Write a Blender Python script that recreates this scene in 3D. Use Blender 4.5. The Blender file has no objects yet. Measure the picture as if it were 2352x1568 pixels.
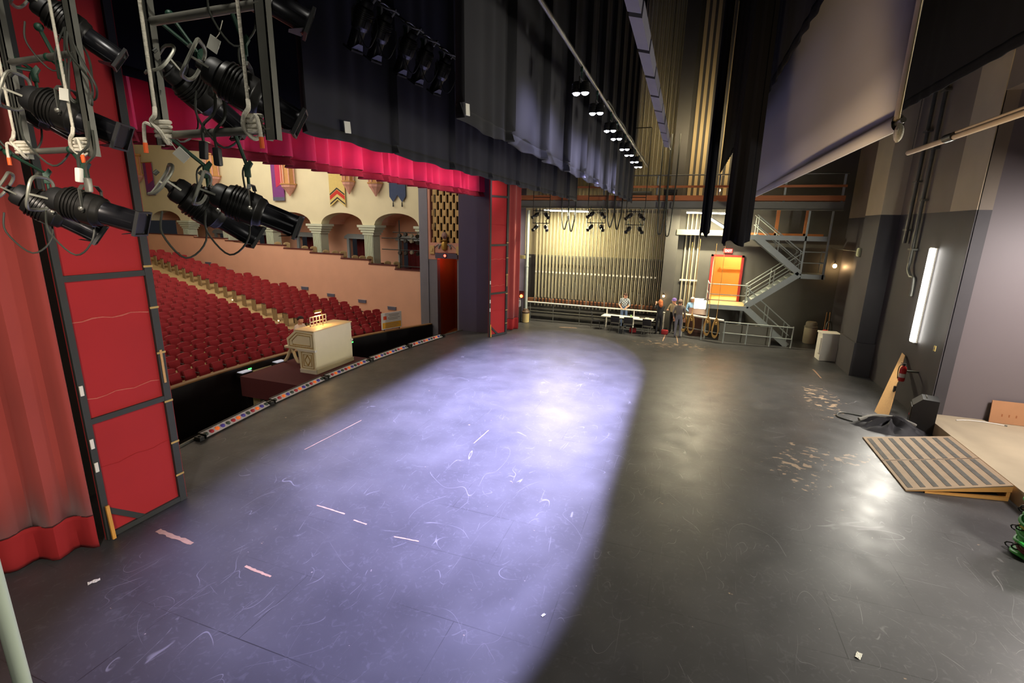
import bpy, bmesh, math, random
from mathutils import Vector, Matrix, Euler
random.seed(7)
C = bpy.context.scene.collection
SC = bpy.context.scene
PI = math.pi

# ------------------------------------------------------------------ camera, world, exposure, large lights
# world frame: X to upstage (house is at -X), Y across the stage away from the viewpoint, Z up, stage deck z = 0
F_PX, YAW, PIT, ROL, EYE = 1105.07, -0.334938, -0.236876, 0.021819, Vector((0, 0, 5.2))
_f = Vector((math.sin(YAW)*math.cos(PIT), math.cos(YAW)*math.cos(PIT), math.sin(PIT)))
_r = Vector((math.cos(YAW), -math.sin(YAW), 0)); _u = _r.cross(_f)
CR = _r*math.cos(ROL) + _u*math.sin(ROL); CU = -_r*math.sin(ROL) + _u*math.cos(ROL); CF = _f
cd = bpy.data.cameras.new('camera'); cam = bpy.data.objects.new('camera', cd); C.objects.link(cam)
cd.sensor_width = 36; cd.lens = F_PX/2352*36; cd.clip_start = 0.05; cd.clip_end = 200
mw = Matrix((CR, CU, -CF)).transposed().to_4x4(); mw.translation = EYE; cam.matrix_world = mw
SC.camera = cam
SC.view_settings.view_transform = 'Standard'; SC.view_settings.look = 'None'
SC.view_settings.exposure = 0.0; SC.view_settings.gamma = 1; SC.view_settings.use_curve_mapping = False
SC.cycles.use_denoising = True; SC.cycles.max_bounces = 7; SC.cycles.sample_clamp_indirect = 6.0

w = bpy.data.worlds.new('dim_air'); SC.world = w; w.use_nodes = True
w.node_tree.nodes['Background'].inputs[0].default_value = (0.75, 0.78, 0.9, 1)
w.node_tree.nodes['Background'].inputs[1].default_value = 0.014

def lamp(name, typ, loc, energy, color, target=None, parent=None, **kw):
    l = bpy.data.lights.new(name, typ); l.energy = energy; l.color = color
    for k, v in kw.items(): setattr(l, k, v)
    o = bpy.data.objects.new(name, l); C.objects.link(o); o.location = loc
    if target is not None: o.rotation_euler = (Vector(target)-Vector(loc)).to_track_quat('-Z', 'Y').to_euler()
    if parent: o.parent = parent
    return o

# house lights in the auditorium ceiling, warm
lamp('house_light', 'AREA', (-27, 19, 10.6), 800, (1, .87, .74), (-30, 20, 0), shape='RECTANGLE', size=12, size_y=9)
lamp('house_cove_light', 'AREA', (-24, 22.0, 10.6), 620, (1, .91, .78), (-22, 28, 5.0), shape='RECTANGLE', size=22, size_y=1.2)
lamp('house_rail_light', 'AREA', (-20, 10, 10.2), 330, (1, .88, .76), (-20, 25, 2), shape='RECTANGLE', size=12, size_y=4)
# pink area light added to brighten the valance, no fixture of its own
lamp('valance_fill', 'AREA', (-6.7, 15.8, 7.1), 75, (1, .48, .64), (-9.1, 15.8, 6.55), shape='RECTANGLE', size=10, size_y=.3, spread=1.25)
# work light on the fly floor, dock light, and spots added as fill
lamp('fly_floor_work_light', 'AREA', (0.8, 24.2, 9.5), 120, (1, .80, .50), (0, 27, 9), shape='RECTANGLE', size=4, size_y=.5)
lamp('screen_warm_fill', 'SPOT', (-.4, 3.2, 1.8), 2200, (1, .72, .38), (1.75, 7.6, 5.9), spot_size=.62, spot_blend=.7, shadow_soft_size=.25)  # added warm spot that puts the tan light on the screen
lamp('dock_light', 'AREA', (9.5, 12.5, 5.2), 480, (.98, .88, .86), (8.2, 14.5, 0.5), shape='SQUARE', size=1.2)
lamp('near_curtain_fill', 'SPOT', (-1.2, -2.0, 7.2), 2300, (1, .86, .72), (-8.4, 4.6, 1.7), spot_size=.86, spot_blend=.7, shadow_soft_size=.4)  # added spot to brighten the near curtain and flat

lamp('ladder_fill', 'SPOT', (-2.0, .9, 9.2), 420, (1, .95, .85), (-3.5, 2.1, 5.2), spot_size=.9, spot_blend=.6, shadow_soft_size=.25)  # added spot to brighten the near lighting ladders

lamp('post_fill', 'POINT', (.3, -.8, 4.6), 70, (1, .95, .85), shadow_soft_size=.1)  # added point light to brighten the near railing post

lamp('near_wall_tube_light', 'AREA', (6.75, 7.3, 3.4), 620, (1, .94, .82), (0, 6.5, 1.0), shape='RECTANGLE', size=.15, size_y=1.3)

def ray(x, y): return (x-1176)*CR - (y-784)*CU + F_PX*CF
def px_y(x, y, Y): d = ray(x, y); return EYE + d*((Y-EYE.y)/d.y)
def px_z(x, y, Z=0.0): d = ray(x, y); return EYE + d*((Z-EYE.z)/d.z)
def px_x(x, y, X): d = ray(x, y); return EYE + d*((X-EYE.x)/d.x)

# ------------------------------------------------------------------ materials
def lin(c):
    f = lambda v: v/12.92 if v <= .04045 else ((v+.055)/1.055)**2.4
    return tuple(f(v/255) for v in c)
MATS = {}
def mat(name, rgb, rough=.6, metal=0, var=.25, scale=6, bump=0, emit=None, spec=.5, sheen=0, stretch=None, alpha=None):
    """principled material with an object-space noise between two shades; rgb is 0-255 sRGB"""
    if name in MATS: return MATS[name]
    m = bpy.data.materials.new(name); m.use_nodes = True; nt = m.node_tree; N = nt.nodes; L = nt.links
    b = N['Principled BSDF']; c = lin(rgb)
    b.inputs['Roughness'].default_value = rough; b.inputs['Metallic'].default_value = metal
    b.inputs['Specular IOR Level'].default_value = spec
    if sheen: b.inputs['Sheen Weight'].default_value = sheen
    if emit:
        b.inputs['Emission Color'].default_value = (*emit[0], 1); b.inputs['Emission Strength'].default_value = emit[1]
    tc = N.new('ShaderNodeTexCoord'); mp = N.new('ShaderNodeMapping'); nz = N.new('ShaderNodeTexNoise')
    L.new(tc.outputs['Object'], mp.inputs[0]); L.new(mp.outputs[0], nz.inputs['Vector'])
    if stretch: mp.inputs['Scale'].default_value = stretch
    nz.inputs['Scale'].default_value = scale; nz.inputs['Detail'].default_value = 5
    if var:
        mx = N.new('ShaderNodeMix'); mx.data_type = 'RGBA'
        mx.inputs[6].default_value = (*[v*(1-var) for v in c], 1); mx.inputs[7].default_value = (*[min(1, v*(1+var)) for v in c], 1)
        L.new(nz.outputs['Fac'], mx.inputs[0]); L.new(mx.outputs[2], b.inputs['Base Color'])
    else: b.inputs['Base Color'].default_value = (*c, 1)
    if bump:
        bp = N.new('ShaderNodeBump'); bp.inputs['Strength'].default_value = bump; bp.inputs['Distance'].default_value = .02
        L.new(nz.outputs['Fac'], bp.inputs['Height']); L.new(bp.outputs[0], b.inputs['Normal'])
    MATS[name] = m; return m

BLK = mat('black_metal', (34, 33, 31), .38, .3, .3, 9)
BLKP = mat('black_plastic', (28, 28, 28), .5, 0, .2, 9)
ALU = mat('worn_grey_steel', (150, 148, 138), .4, .75, .2, 12)
STEEL = mat('galvanised_steel', (112, 112, 104), .45, .6, .25, 10)
GSTEEL = mat('grey_painted_steel', (164, 172, 166), .5, 0, .12, 5)
WHITE = mat('white_paint', (226, 222, 208), .5, 0, .06, 4)
IVORY = mat('ivory_lacquer', (236, 226, 192), .35, 0, .05, 3)
GOLD = mat('gold_leaf', (176, 140, 62), .4, .5, .25, 18)
REDV = mat('red_velour', (150, 36, 34), .9, 0, .15, 3, sheen=.3)
REDC = mat('red_curtain_cloth', (158, 62, 54), .9, 0, .14, 1.2, sheen=.2)
REDHEM = mat('bright_red_hem', (150, 26, 28), .9, 0, .1, 2)
REDF = mat('red_flat_canvas', (166, 30, 32), .85, 0, .16, .8)
MAG = mat('crimson_velvet', (196, 22, 74), .85, 0, .12, 4, sheen=.15)
MAGD = mat('crimson_fringe', (120, 10, 34), .9, 0, .2, 30)
BLKC = mat('black_wool_serge', (44, 44, 46), .95, 0, .18, 2.5, sheen=.08, spec=.15)
BLKC2 = mat('black_velour_leg', (16, 16, 20), .95, 0, .2, 2, spec=.08)
SEAT = mat('red_seat_plush', (142, 14, 26), .75, 0, .15, 9, sheen=.12)
SEATM = mat('dark_seat_metal', (70, 52, 46), .5, .2, .2, 9)
TANP = mat('tan_seat_end_panel', (150, 130, 96), .6, 0, .15, 6)
WOOD = mat('raw_plywood', (190, 146, 88), .6, 0, .2, 3, stretch=(1, 8, 8))
ORWOOD = mat('orange_timber', (176, 108, 58), .65, 0, .2, 3, stretch=(1, 9, 9))
DWOOD = mat('dark_stained_wood', (66, 36, 24), .5, 0, .2, 5)
ROPE = mat('manila_rope', (186, 148, 84), .9, 0, .25, 60)
WROPE = mat('white_cotton_rope', (200, 194, 176), .9, 0, .2, 70, bump=.3)
ORTAPE = mat('orange_tape', (226, 92, 34), .6, 0, .1, 9)
GREENP = mat('green_painted_iron', (28, 62, 46), .5, .2, .25, 9)
CABLE = mat('rubber_cable', (46, 48, 40), .55, 0, .2, 9)
CARDT = mat('card_tag', (222, 220, 206), .7, 0, .06, 6)
GREYPLY = mat('grey_painted_board', (118, 116, 104), .7, 0, .15, 2)

# ------------------------------------------------------------------ mesh builder
class MB:
    def __init__(s): s.bm = bmesh.new(); s.mi = 0
    def _new(s, faces):
        for f in faces: f.material_index = s.mi
    def box(s, c, d, rz=0, bevel=0, rot=None):
        r = bmesh.ops.create_cube(s.bm, size=1); vs = r['verts']
        M = (rot.to_4x4() if rot is not None else Matrix.Rotation(rz, 4, 'Z'))
        bmesh.ops.transform(s.bm, matrix=Matrix.Translation(c) @ M @ Matrix.Diagonal((*d, 1)), verts=vs)
        fs = list({f for v in vs for f in v.link_faces})
        if bevel:
            es = list({e for v in vs for e in v.link_edges})
            q = bmesh.ops.bevel(s.bm, geom=es, offset=bevel, segments=2, affect='EDGES', profile=.6)
            fs = list({f for v in q['verts'] for f in v.link_faces})
        s._new(fs); return s
    def b2(s, a, b, bevel=0):
        a, b = Vector(a), Vector(b)
        return s.box((a+b)/2, [abs(x) for x in (b-a)], bevel=bevel)
    def beam(s, p, q, wd, ht, up=Vector((0, 0, 1)), bevel=0):
        p, q = Vector(p), Vector(q); x = (q-p).normalized(); y = up.cross(x)
        if y.length < 1e-4: y = Vector((0, 1, 0)).cross(x)
        y.normalize(); z = x.cross(y)
        return s.box((p+q)/2, ((q-p).length, wd, ht), rot=Matrix((x, y, z)).transposed(), bevel=bevel)
    def ring(s, c, x, y, r, n, ry=None):
        return [s.bm.verts.new(c + x*r*math.cos(2*PI*k/n) + y*(ry or r)*math.sin(2*PI*k/n)) for k in range(n)]
    def tube(s, pts, r, n=8, closed=False, cap=True):
        pts = [Vector(p) for p in pts]; m = len(pts); rs = r if isinstance(r, (list, tuple)) else [r]*m
        rings = []; ref = None
        for i, p in enumerate(pts):
            a = pts[i-1] if (i or closed) else p; b = pts[(i+1) % m] if (i < m-1 or closed) else p
            t = (b-a).normalized()
            if t.length < 1e-6: t = Vector((0, 0, 1))
            if ref is None:
                ref = Vector((0, 0, 1)) if abs(t.z) < .9 else Vector((1, 0, 0))
            x = (ref - t*ref.dot(t))
            if x.length < 1e-5: x = Vector((0, 1, 0)) - t*t.y
            x.normalize(); ref = x; y = t.cross(x)
            rings.append(s.ring(p, x, y, rs[i], n))
        fs = []
        for i in range(m if closed else m-1):
            A, B = rings[i], rings[(i+1) % m]
            for k in range(n):
                try: fs.append(s.bm.faces.new((A[k], A[(k+1) % n], B[(k+1) % n], B[k])))
                except ValueError: pass
        if cap and not closed:
            fs.append(s.bm.faces.new(rings[0][::-1])); fs.append(s.bm.faces.new(rings[-1]))
        s._new(fs); return s
    def cyl(s, p, q, r, r1=None, n=16):
        return s.tube([p, q], [r, r if r1 is None else r1], n)
    def lathe(s, prof, n=20, M=None):
        M = M or Matrix(); rings = []; fs = []
        for (r, z) in prof:
            rings.append([s.bm.verts.new(M @ Vector((max(r, 1e-4)*math.cos(2*PI*k/n), max(r, 1e-4)*math.sin(2*PI*k/n), z))) for k in range(n)])
        for A, B in zip(rings, rings[1:]):
            for k in range(n): fs.append(s.bm.faces.new((A[k], A[(k+1) % n], B[(k+1) % n], B[k])))
        fs.append(s.bm.faces.new(rings[0][::-1])); fs.append(s.bm.faces.new(rings[-1]))
        s._new(fs); return s
    def prism(s, poly, ext):
        poly = [Vector(p) for p in poly]; ext = Vector(ext)
        a = [s.bm.verts.new(p) for p in poly]; b = [s.bm.verts.new(p+ext) for p in poly]; n = len(a)
        fs = [s.bm.faces.new(a), s.bm.faces.new(b[::-1])]
        for k in range(n): fs.append(s.bm.faces.new((a[k], b[k], b[(k+1) % n], a[(k+1) % n])))
        s._new(fs); return s
    def grid(s, fn, nu, nv):
        V = [[s.bm.verts.new(fn(u/nu, v/nv)) for u in range(nu+1)] for v in range(nv+1)]
        fs = [s.bm.faces.new((V[v][u], V[v][u+1], V[v+1][u+1], V[v+1][u])) for v in range(nv) for u in range(nu)]
        s._new(fs); return s
    def ball(s, c, d, n=12, rot=None):
        r = bmesh.ops.create_uvsphere(s.bm, u_segments=n, v_segments=max(6, n*2//3), radius=.5)
        M = Matrix.Translation(c) @ (rot.to_4x4() if rot is not None else Matrix()) @ Matrix.Diagonal((*d, 1))
        bmesh.ops.transform(s.bm, matrix=M, verts=r['verts'])
        s._new({f for v in r['verts'] for f in v.link_faces}); return s
    def build(s, name, m, parent=None, smooth=False, solid=0, loc=None):
        bmesh.ops.recalc_face_normals(s.bm, faces=s.bm.faces[:])
        me = bpy.data.meshes.new(name); s.bm.to_mesh(me); s.bm.free()
        for q in (m if isinstance(m, (list, tuple)) else [m]): me.materials.append(q)
        if smooth:
            me.polygons.foreach_set('use_smooth', [True]*len(me.polygons))
            try: me.set_sharp_from_angle(angle=.7)
            except Exception: pass
        o = bpy.data.objects.new(name, me); C.objects.link(o)
        if parent: o.parent = parent
        if loc is not None: o.location = loc
        if solid:
            md = o.modifiers.new('solid', 'SOLIDIFY'); md.thickness = solid; md.offset = 0
        return o

def tag(o, label, cat, group=None):
    o['label'] = label; o['category'] = cat
    if group: o['group'] = group
    return o
def thing(name, label, cat, loc=(0, 0, 0), rz=0, group=None):
    o = bpy.data.objects.new(name, None); C.objects.link(o); o.empty_display_size = .1
    o.location = loc; o.rotation_euler = (0, 0, rz)
    return tag(o, label, cat, group)
def struct(o, kind='structure'): o['kind'] = kind; return o
def copy_tree(o, parent=None, **props):
    c = o.copy(); C.objects.link(c)
    if parent: c.parent = parent
    for k, v in props.items(): c[k] = v
    for ch in o.children: copy_tree(ch, c)
    return c
def smooth_path(pts, k=6):
    pts = [Vector(p) for p in pts]; out = []
    for i in range(len(pts)-1):
        a = pts[max(i-1, 0)]; b = pts[i]; c = pts[i+1]; d = pts[min(i+2, len(pts)-1)]
        for j in range(k):
            t = j/k
            out.append(.5*((2*b) + (c-a)*t + (2*a-5*b+4*c-d)*t*t + (3*b-a-3*c+d)*t**3))
    return out + [pts[-1]]

# ------------------------------------------------------------------ the setting: stage
def floor_mat():
    m = bpy.data.materials.new('black_painted_deck'); m.use_nodes = True; nt = m.node_tree; N = nt.nodes; L = nt.links
    b = N['Principled BSDF']; tc = N.new('ShaderNodeTexCoord'); P = tc.outputs['Object']
    def noise(scale, detail=5, st=None, rot=0, dist=0):
        n = N.new('ShaderNodeTexNoise'); n.inputs['Scale'].default_value = scale; n.inputs['Detail'].default_value = detail; n.inputs['Distortion'].default_value = dist
        mp = N.new('ShaderNodeMapping'); L.new(P, mp.inputs[0]); mp.inputs['Rotation'].default_value = (0, 0, rot)
        if st: mp.inputs['Scale'].default_value = st
        L.new(mp.outputs[0], n.inputs['Vector']); return n.outputs['Fac']
    def ramp(src, a, bb, lo=0., hi=1.):
        r = N.new('ShaderNodeMapRange'); r.inputs[1].default_value = a; r.inputs[2].default_value = bb; r.inputs[3].default_value = lo; r.inputs[4].default_value = hi
        L.new(src, r.inputs[0]); return r.outputs[0]
    def mth(op, a, c):
        n = N.new('ShaderNodeMath'); n.operation = op
        for i, v in enumerate((a, c)):
            if isinstance(v, (int, float)): n.inputs[i].default_value = v
            else: L.new(v, n.inputs[i])
        return n.outputs[0]
    def mix(f, a, c):
        n = N.new('ShaderNodeMix'); n.data_type = 'RGBA'
        L.new(f, n.inputs[0])
        for i, v in ((6, a), (7, c)):
            if isinstance(v, tuple): n.inputs[i].default_value = (*v, 1)
            else: L.new(v, n.inputs[i])
        return n.outputs[2]
    base = mix(ramp(noise(.9, 8), .3, .7), (.040, .040, .041), (.062, .061, .062))
    # sheet seams
    br = N.new('ShaderNodeTexBrick'); L.new(P, br.inputs['Vector']); br.inputs['Scale'].default_value = 1; br.inputs['Brick Width'].default_value = 2.44; br.inputs['Row Height'].default_value = 1.22
    br.inputs['Mortar Size'].default_value = .006; br.inputs['Mortar Smooth'].default_value = .3; br.offset = .5
    seam = mth('MULTIPLY', br.outputs['Fac'], ramp(noise(.5), .45, .62))
    base = mix(seam, base, (.016, .016, .016))
    # fine curved scratches and scuffs
    scr = None
    for (sc, ro, d, wd, msc, lo, st) in ((.55, .3, .5, .0016, 1.1, .50, (1, .7, 1)), (.8, 1.1, .7, .0020, 1.6, .53, (1, .4, 1)), (.7, 2.2, .4, .0018, 1.3, .52, (.4, 1, 1)), (1.6, .7, .6, .004, 2.3, .55, (1, .4, 1)), (1.3, 2.9, .4, .003, 1.9, .54, (1, .3, 1)), (1.1, 1.9, .9, .0026, 2.6, .53, (1, .35, 1))):
        n_ = mth('ABSOLUTE', mth('SUBTRACT', noise(sc, 1.2, st, ro, d), .5), 0)
        a = mth('MULTIPLY', ramp(n_, wd*.62, wd*.25), ramp(noise(msc, 4, None, ro+1), lo, lo+.07))
        scr = a if scr is None else mth('MAXIMUM', scr, a)
    scr = mth('MULTIPLY', scr, ramp(noise(.35, 2), .30, .48))
    base = mix(mth('MULTIPLY', scr, .36), base, (.30, .29, .30))
    base = mix(mth('MULTIPLY', ramp(noise(7, 8, (1, 1, 1), 0, 2), .56, .72), .35), base, (.11, .11, .115))
    fleck = ramp(noise(11, 3), .765, .78)
    base = mix(fleck, base, (.36, .30, .26))
    # worn tan flecks, sparse, plus a worn track at the foot of the ramp and along the rope wall
    sx = N.new('ShaderNodeSeparateXYZ'); L.new(P, sx.inputs[0])
    def blob(cx, cy, rx, ry):
        a = mth('DIVIDE', mth('SUBTRACT', sx.outputs[0], cx), rx); c = mth('DIVIDE', mth('SUBTRACT', sx.outputs[1], cy), ry)
        return ramp(mth('ADD', mth('MULTIPLY', a, a), mth('MULTIPLY', c, c)), 0., 1., 1., 0.)
    wear = mth('MAXIMUM', blob(3.9, 12.5, 1.7, .8), mth('MAXIMUM', blob(4.6, 17.0, .8, 2.6), mth('MAXIMUM', blob(.0, 22.8, 3.2, 1.0), blob(2.9, 11.6, .9, 1.6))))
    thr = ramp(wear, 0., 1., .74, .545)
    fl = ramp(mth('SUBTRACT', noise(4.2, 9, (1, 1.6, 1), .5, .3), thr), 0., .02)
    base = mix(mth('MULTIPLY', fl, .8), base, (.36, .26, .17))
    L.new(base, b.inputs['Base Color'])
    L.new(ramp(noise(1.7, 6), .3, .7, .36, .48), b.inputs['Roughness'])
    b.inputs['Specular IOR Level'].default_value = .45
    bp = N.new('ShaderNodeBump'); bp.inputs['Strength'].default_value = .12; bp.inputs['Distance'].default_value = .01
    L.new(noise(2.5, 7), bp.inputs['Height']); L.new(bp.outputs[0], b.inputs['Normal'])
    return m
DECK = floor_mat()
def apron_x(y): return -11.18 + .55*((y-13.2)/6.2)**2 if abs(y-13.2) < 9.5 else -11.18+.55*(9.5/6.2)**2
poly = [Vector((7.3, -3, 0)), Vector((7.3, 27, 0)), Vector((-10.2, 27, 0)), Vector((-10.2, 21.5, 0))]
ys = [22.9-k*.8 for k in range(25)]
poly += [Vector((apron_x(y), y, 0)) for y in ys] + [Vector((-10.2, 3.4, 0)), Vector((-10.2, -3, 0))]
struct(MB().prism(poly, (0, 0, -.25)).build('floor', DECK))

def wall_mat(name='two_tone_concrete', h0=(.20, .165, .125), h1=(.36, .30, .22)):
    """concrete wall, dark paint below the paint line at z = 5.83"""
    m = bpy.data.materials.new(name); m.use_nodes = True; nt = m.node_tree; N = nt.nodes; L = nt.links
    b = N['Principled BSDF']; b.inputs['Roughness'].default_value = .6
    tc = N.new('ShaderNodeTexCoord'); sx = N.new('ShaderNodeSeparateXYZ'); L.new(tc.outputs['Object'], sx.inputs[0])
    gt = N.new('ShaderNodeMath'); gt.operation = 'GREATER_THAN'; L.new(sx.outputs[2], gt.inputs[0]); gt.inputs[1].default_value = 5.83
    nz = N.new('ShaderNodeTexNoise'); nz.inputs['Scale'].default_value = .8; nz.inputs['Detail'].default_value = 8; L.new(tc.outputs['Object'], nz.inputs[0])
    def mx(f, a, c):
        n = N.new('ShaderNodeMix'); n.data_type = 'RGBA'
        L.new(f, n.inputs[0])
        for i, v in ((6, a), (7, c)):
            if isinstance(v, tuple): n.inputs[i].default_value = (*v, 1)
            else: L.new(v, n.inputs[i])
        return n.outputs[2]
    lo = mx(nz.outputs['Fac'], (.045, .042, .045), (.085, .080, .082)); hi = mx(nz.outputs['Fac'], h0, h1)
    L.new(mx(gt.outputs[0], lo, hi), b.inputs['Base Color'])
    bp = N.new('ShaderNodeBump'); bp.inputs['Strength'].default_value = .25; bp.inputs['Distance'].default_value = .03; L.new(nz.outputs['Fac'], bp.inputs['Height']); L.new(bp.outputs[0], b.inputs['Normal'])
    return m
TWO = wall_mat(); TWO2 = wall_mat('two_tone_pale_concrete', (.50, .42, .27), (.74, .63, .42))
DARK = mat('charcoal_painted_block', (84, 82, 76), .65, 0, .2, 1.5)
VDARK = mat('black_painted_wall', (26, 25, 25), .8, 0, .2, 1.5)
CREAMW = mat('cream_painted_plaster', (214, 204, 160), .7, 0, .08, 1.5)
PURP = mat('purple_grey_paint', (86, 78, 96), .75, 0, .1, .7)
TANC = mat('tan_board_form_concrete', (186, 166, 120), .75, 0, .2, 1.2, stretch=(2, 2, .5))
BRNC = mat('brown_concrete', (128, 108, 88), .75, 0, .2, 1.2)
DOCK = mat('pale_concrete_slab', (176, 162, 134), .8, 0, .2, 1.2)
MAUVE = mat('mauve_grey_paint', (112, 104, 104), .55, 0, .08, .6)

m = MB(); m.b2((6.9, 15.84, 0), (7.2, 27, 16)); m.b2((6.9, -3, 8.6), (7.2, 15.84, 16)); m.b2((6.9, -3, 0), (7.2, 8.5, 8.6))
struct(m.build('wall_right', TWO))
# pilasters on the back wall: two-tone, paint line the same height
m = MB(); m.b2((6.32, 20.6, 0), (6.9, 22.2, 16)); m.b2((6.25, 20.5, 0), (6.9, 22.3, 1.25)); struct(m.build('trim_1', TWO2))
m = MB(); m.b2((6.88, 15.84, 0), (6.92, 17.2, 16)); struct(m.build('trim_2', TWO2))
m = MB(); m.b2((7.2, 15.84, .3), (12.5, 16.1, 8.6)); m.b2((12.5, 8.2, .3), (12.8, 16.1, 8.6)); m.b2((7.2, 8.2, 8.6), (12.8, 16.1, 8.8)); m.b2((7.2, 8.2, .3), (12.5, 8.5, 8.6)); struct(m.build('wall_dock', MAUVE))
m = MB(); m.b2((6.72, 8.5, -.25), (12.5, 15.84, .33)); struct(m.build('floor_dock', DOCK))
# far wall and its pieces
m = MB(); m.b2((-10.4, 27, 3.6), (-.75, 27.2, 16)); struct(m.build('wall_far', CREAMW))
m = MB(); m.b2((-10.4, 27, -.25), (-.75, 27.2, 3.6)); struct(m.build('wall_far_base', DARK))
m = MB()
for a, c in (((-.75, 26.4, -.25), (1.38, 26.7, 16)), ((2.72, 26.4, -.25), (7.2, 26.7, 16)), ((1.38, 26.4, 3.93), (2.72, 26.7, 16)), ((1.38, 26.4, -.25), (2.72, 26.7, 1.72))): m.b2(a, c)
struct(m.build('wall_far_stair', DARK))
m = MB(); m.b2((-.95, 25.7, 0), (-.35, 27, 16)); struct(m.build('trim_4', DARK))
# lit corridor behind the far door
AMB = mat('amber_plaster', (238, 196, 130), .7, 0, .06, 2)
m = MB(); m.b2((.6, 28.6, 1.72), (3.6, 28.8, 4.6)); m.b2((.4, 26.7, 1.72), (.6, 28.8, 4.6)); m.b2((3.6, 26.7, 1.72), (3.8, 28.8, 4.6)); m.b2((.4, 26.7, 4.6), (3.8, 28.8, 4.8)); m.b2((.4, 26.7, 1.52), (3.8, 28.8, 1.72))
m.b2((1.9, 28.45, 3.15), (3.6, 28.6, 3.25))
struct(m.build('wall_corridor', AMB))
lamp('corridor_light', 'POINT', (2.6, 27.6, 4.3), 120, (1, .68, .30), shadow_soft_size=.15)
FRAMER = mat('red_door_frame', (150, 40, 34), .5, 0, .1, 5)
m = MB(); m.b2((1.30, 26.3, 1.72), (1.40, 26.55, 4.0)); m.b2((2.70, 26.3, 1.72), (2.80, 26.55, 4.0)); m.b2((1.30, 26.3, 3.9), (2.80, 26.55, 4.0))
d = struct(m.build('door_1', FRAMER))
m = MB(); m.b2((1.40, 26.5, 1.74), (1.44, 27.35, 3.88)); struct(m.build('door_leaf', WHITE, d))
# proscenium returns, rear wall behind viewpoint, stage ceiling
m = MB(); m.b2((-10.35, 21.55, -2.6), (-8.72, 27.2, 16)); struct(m.build('wall_proscenium', PURP))
m = MB(); m.b2((-10.35, -3, -2.6), (-9.95, 3.0, 16)); m.b2((-10.35, 3.0, 8.2), (-9.3, 21.55, 16)); struct(m.build('wall_proscenium_header', VDARK))
m = MB(); m.b2((-10.4, -3.3, -.25), (7.3, -3, 16)); struct(m.build('wall_near', VDARK))
m = MB(); m.b2((-10.4, -3.3, 16), (7.3, 27.2, 16.2)); struct(m.build('ceiling', VDARK))
# stage front and pit
m = MB(); m.prism([(apron_x(y)+.02, y, -.25) for y in ys] + [(-9.6, ys[-1], -.25), (-9.6, ys[0], -.25)], (0, 0, -2.4)); struct(m.build('wall_pit', VDARK))
m = MB(); m.b2((-19, 2, -2.75), (-9.6, 26, -2.6)); struct(m.build('floor_pit', VDARK))

# ------------------------------------------------------------------ the setting: auditorium
HC = Vector((9.2, 13.2, 0))
def rz_(R): return -1.35 + .143*max(0, (R-HC.x-17.0))
def pol(R, deg, z=0.0):
    a = math.radians(deg); return Vector((HC.x-R*math.cos(a), HC.y+R*math.sin(a), z))
TANF = mat('worn_tan_floor', (178, 152, 104), .7, 0, .2, 1.5)
m = MB(); m.grid(lambda u, v: pol(25.9+26*v, -14+46*u, rz_(25.9+26*v)), 40, 20); struct(m.build('floor_house', TANF, solid=.05))
BLKPIT = mat('black_pit_rail_paint', (26, 26, 25), .5, 0, .25, 3)
m = MB()
for a0 in range(-14, 27):
    A, B = pol(25.72, a0, 0), pol(25.72, a0+1, 0); A2, B2 = pol(25.86, a0, 0), pol(25.86, a0+1, 0)
    m.prism([(A.x, A.y, -2.6), (B.x, B.y, -2.6), (B2.x, B2.y, -2.6), (A2.x, A2.y, -2.6)], (0, 0, 1.98))
struct(m.build('wall_pit_rail', BLKPIT))
m = MB()
for a0 in range(-14, 27):
    A, B = pol(25.68, a0, -.62), pol(25.68, a0+1, -.62); A2, B2 = pol(25.92, a0, -.62), pol(25.92, a0+1, -.62); m.prism([A, B, B2, A2], (0, 0, .05))
struct(m.build('trim_5', mat('varnished_rail_cap', (134, 100, 58), .45, 0, .25, 3)))

HO = Vector((-14.05, 25.0, 0)); HU = Vector((-26.1, 2.5, 0)).normalized(); HN = Vector((-HU.y, -HU.x, 0))*-1
HN = Vector((HU.y, -HU.x, 0))
if HN.y < 0: HN = -HN
def hp(s, n, z): return HO + HU*s + HN*n + Vector((0, 0, z))
PINK = mat('salmon_plaster', (220, 170, 142), .75, 0, .09, 1.2)
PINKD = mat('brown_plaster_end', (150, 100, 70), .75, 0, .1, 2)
CREAMH = mat('buff_auditorium_plaster', (220, 212, 178), .8, 0, .1, .8)
MAROON = mat('maroon_cap', (78, 26, 28), .6, 0, .15, 4)
BLUEG = mat('blue_grey_stone_paint', (150, 160, 162), .7, 0, .12, 3)
PALEB = mat('pale_green_stone_paint', (196, 204, 182), .7, 0, .1, 3)
# stepped terrace front
steps = [(0, 2.3, 2.45), (2.3, 4.3, 2.66), (4.3, 6.55, 2.90), (6.55, 9.2, 3.14), (9.2, 11.6, 3.34), (11.6, 14.2, 3.52), (14.2, 17.5, 3.66), (17.5, 21.0, 3.80), (21.0, 29.5, 3.92)]
m = MB(); mc = MB()
for i, (a, b_, z) in enumerate(steps):
    z0 = rz_(25 + a*.9) - .8
    m.prism([hp(a, 0, z0), hp(b_, 0, z0), hp(b_, .22, z0), hp(a, .22, z0)], (0, 0, z-z0))
    mc.prism([hp(a-.02, -.03, z), hp(b_+.02, -.03, z), hp(b_+.02, .25, z), hp(a-.02, .25, z)], (0, 0, .06))
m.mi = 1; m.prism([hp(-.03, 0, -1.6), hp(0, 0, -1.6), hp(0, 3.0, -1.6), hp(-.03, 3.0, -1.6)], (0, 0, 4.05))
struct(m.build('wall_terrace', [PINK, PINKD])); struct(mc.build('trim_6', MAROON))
m = MB()
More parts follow.
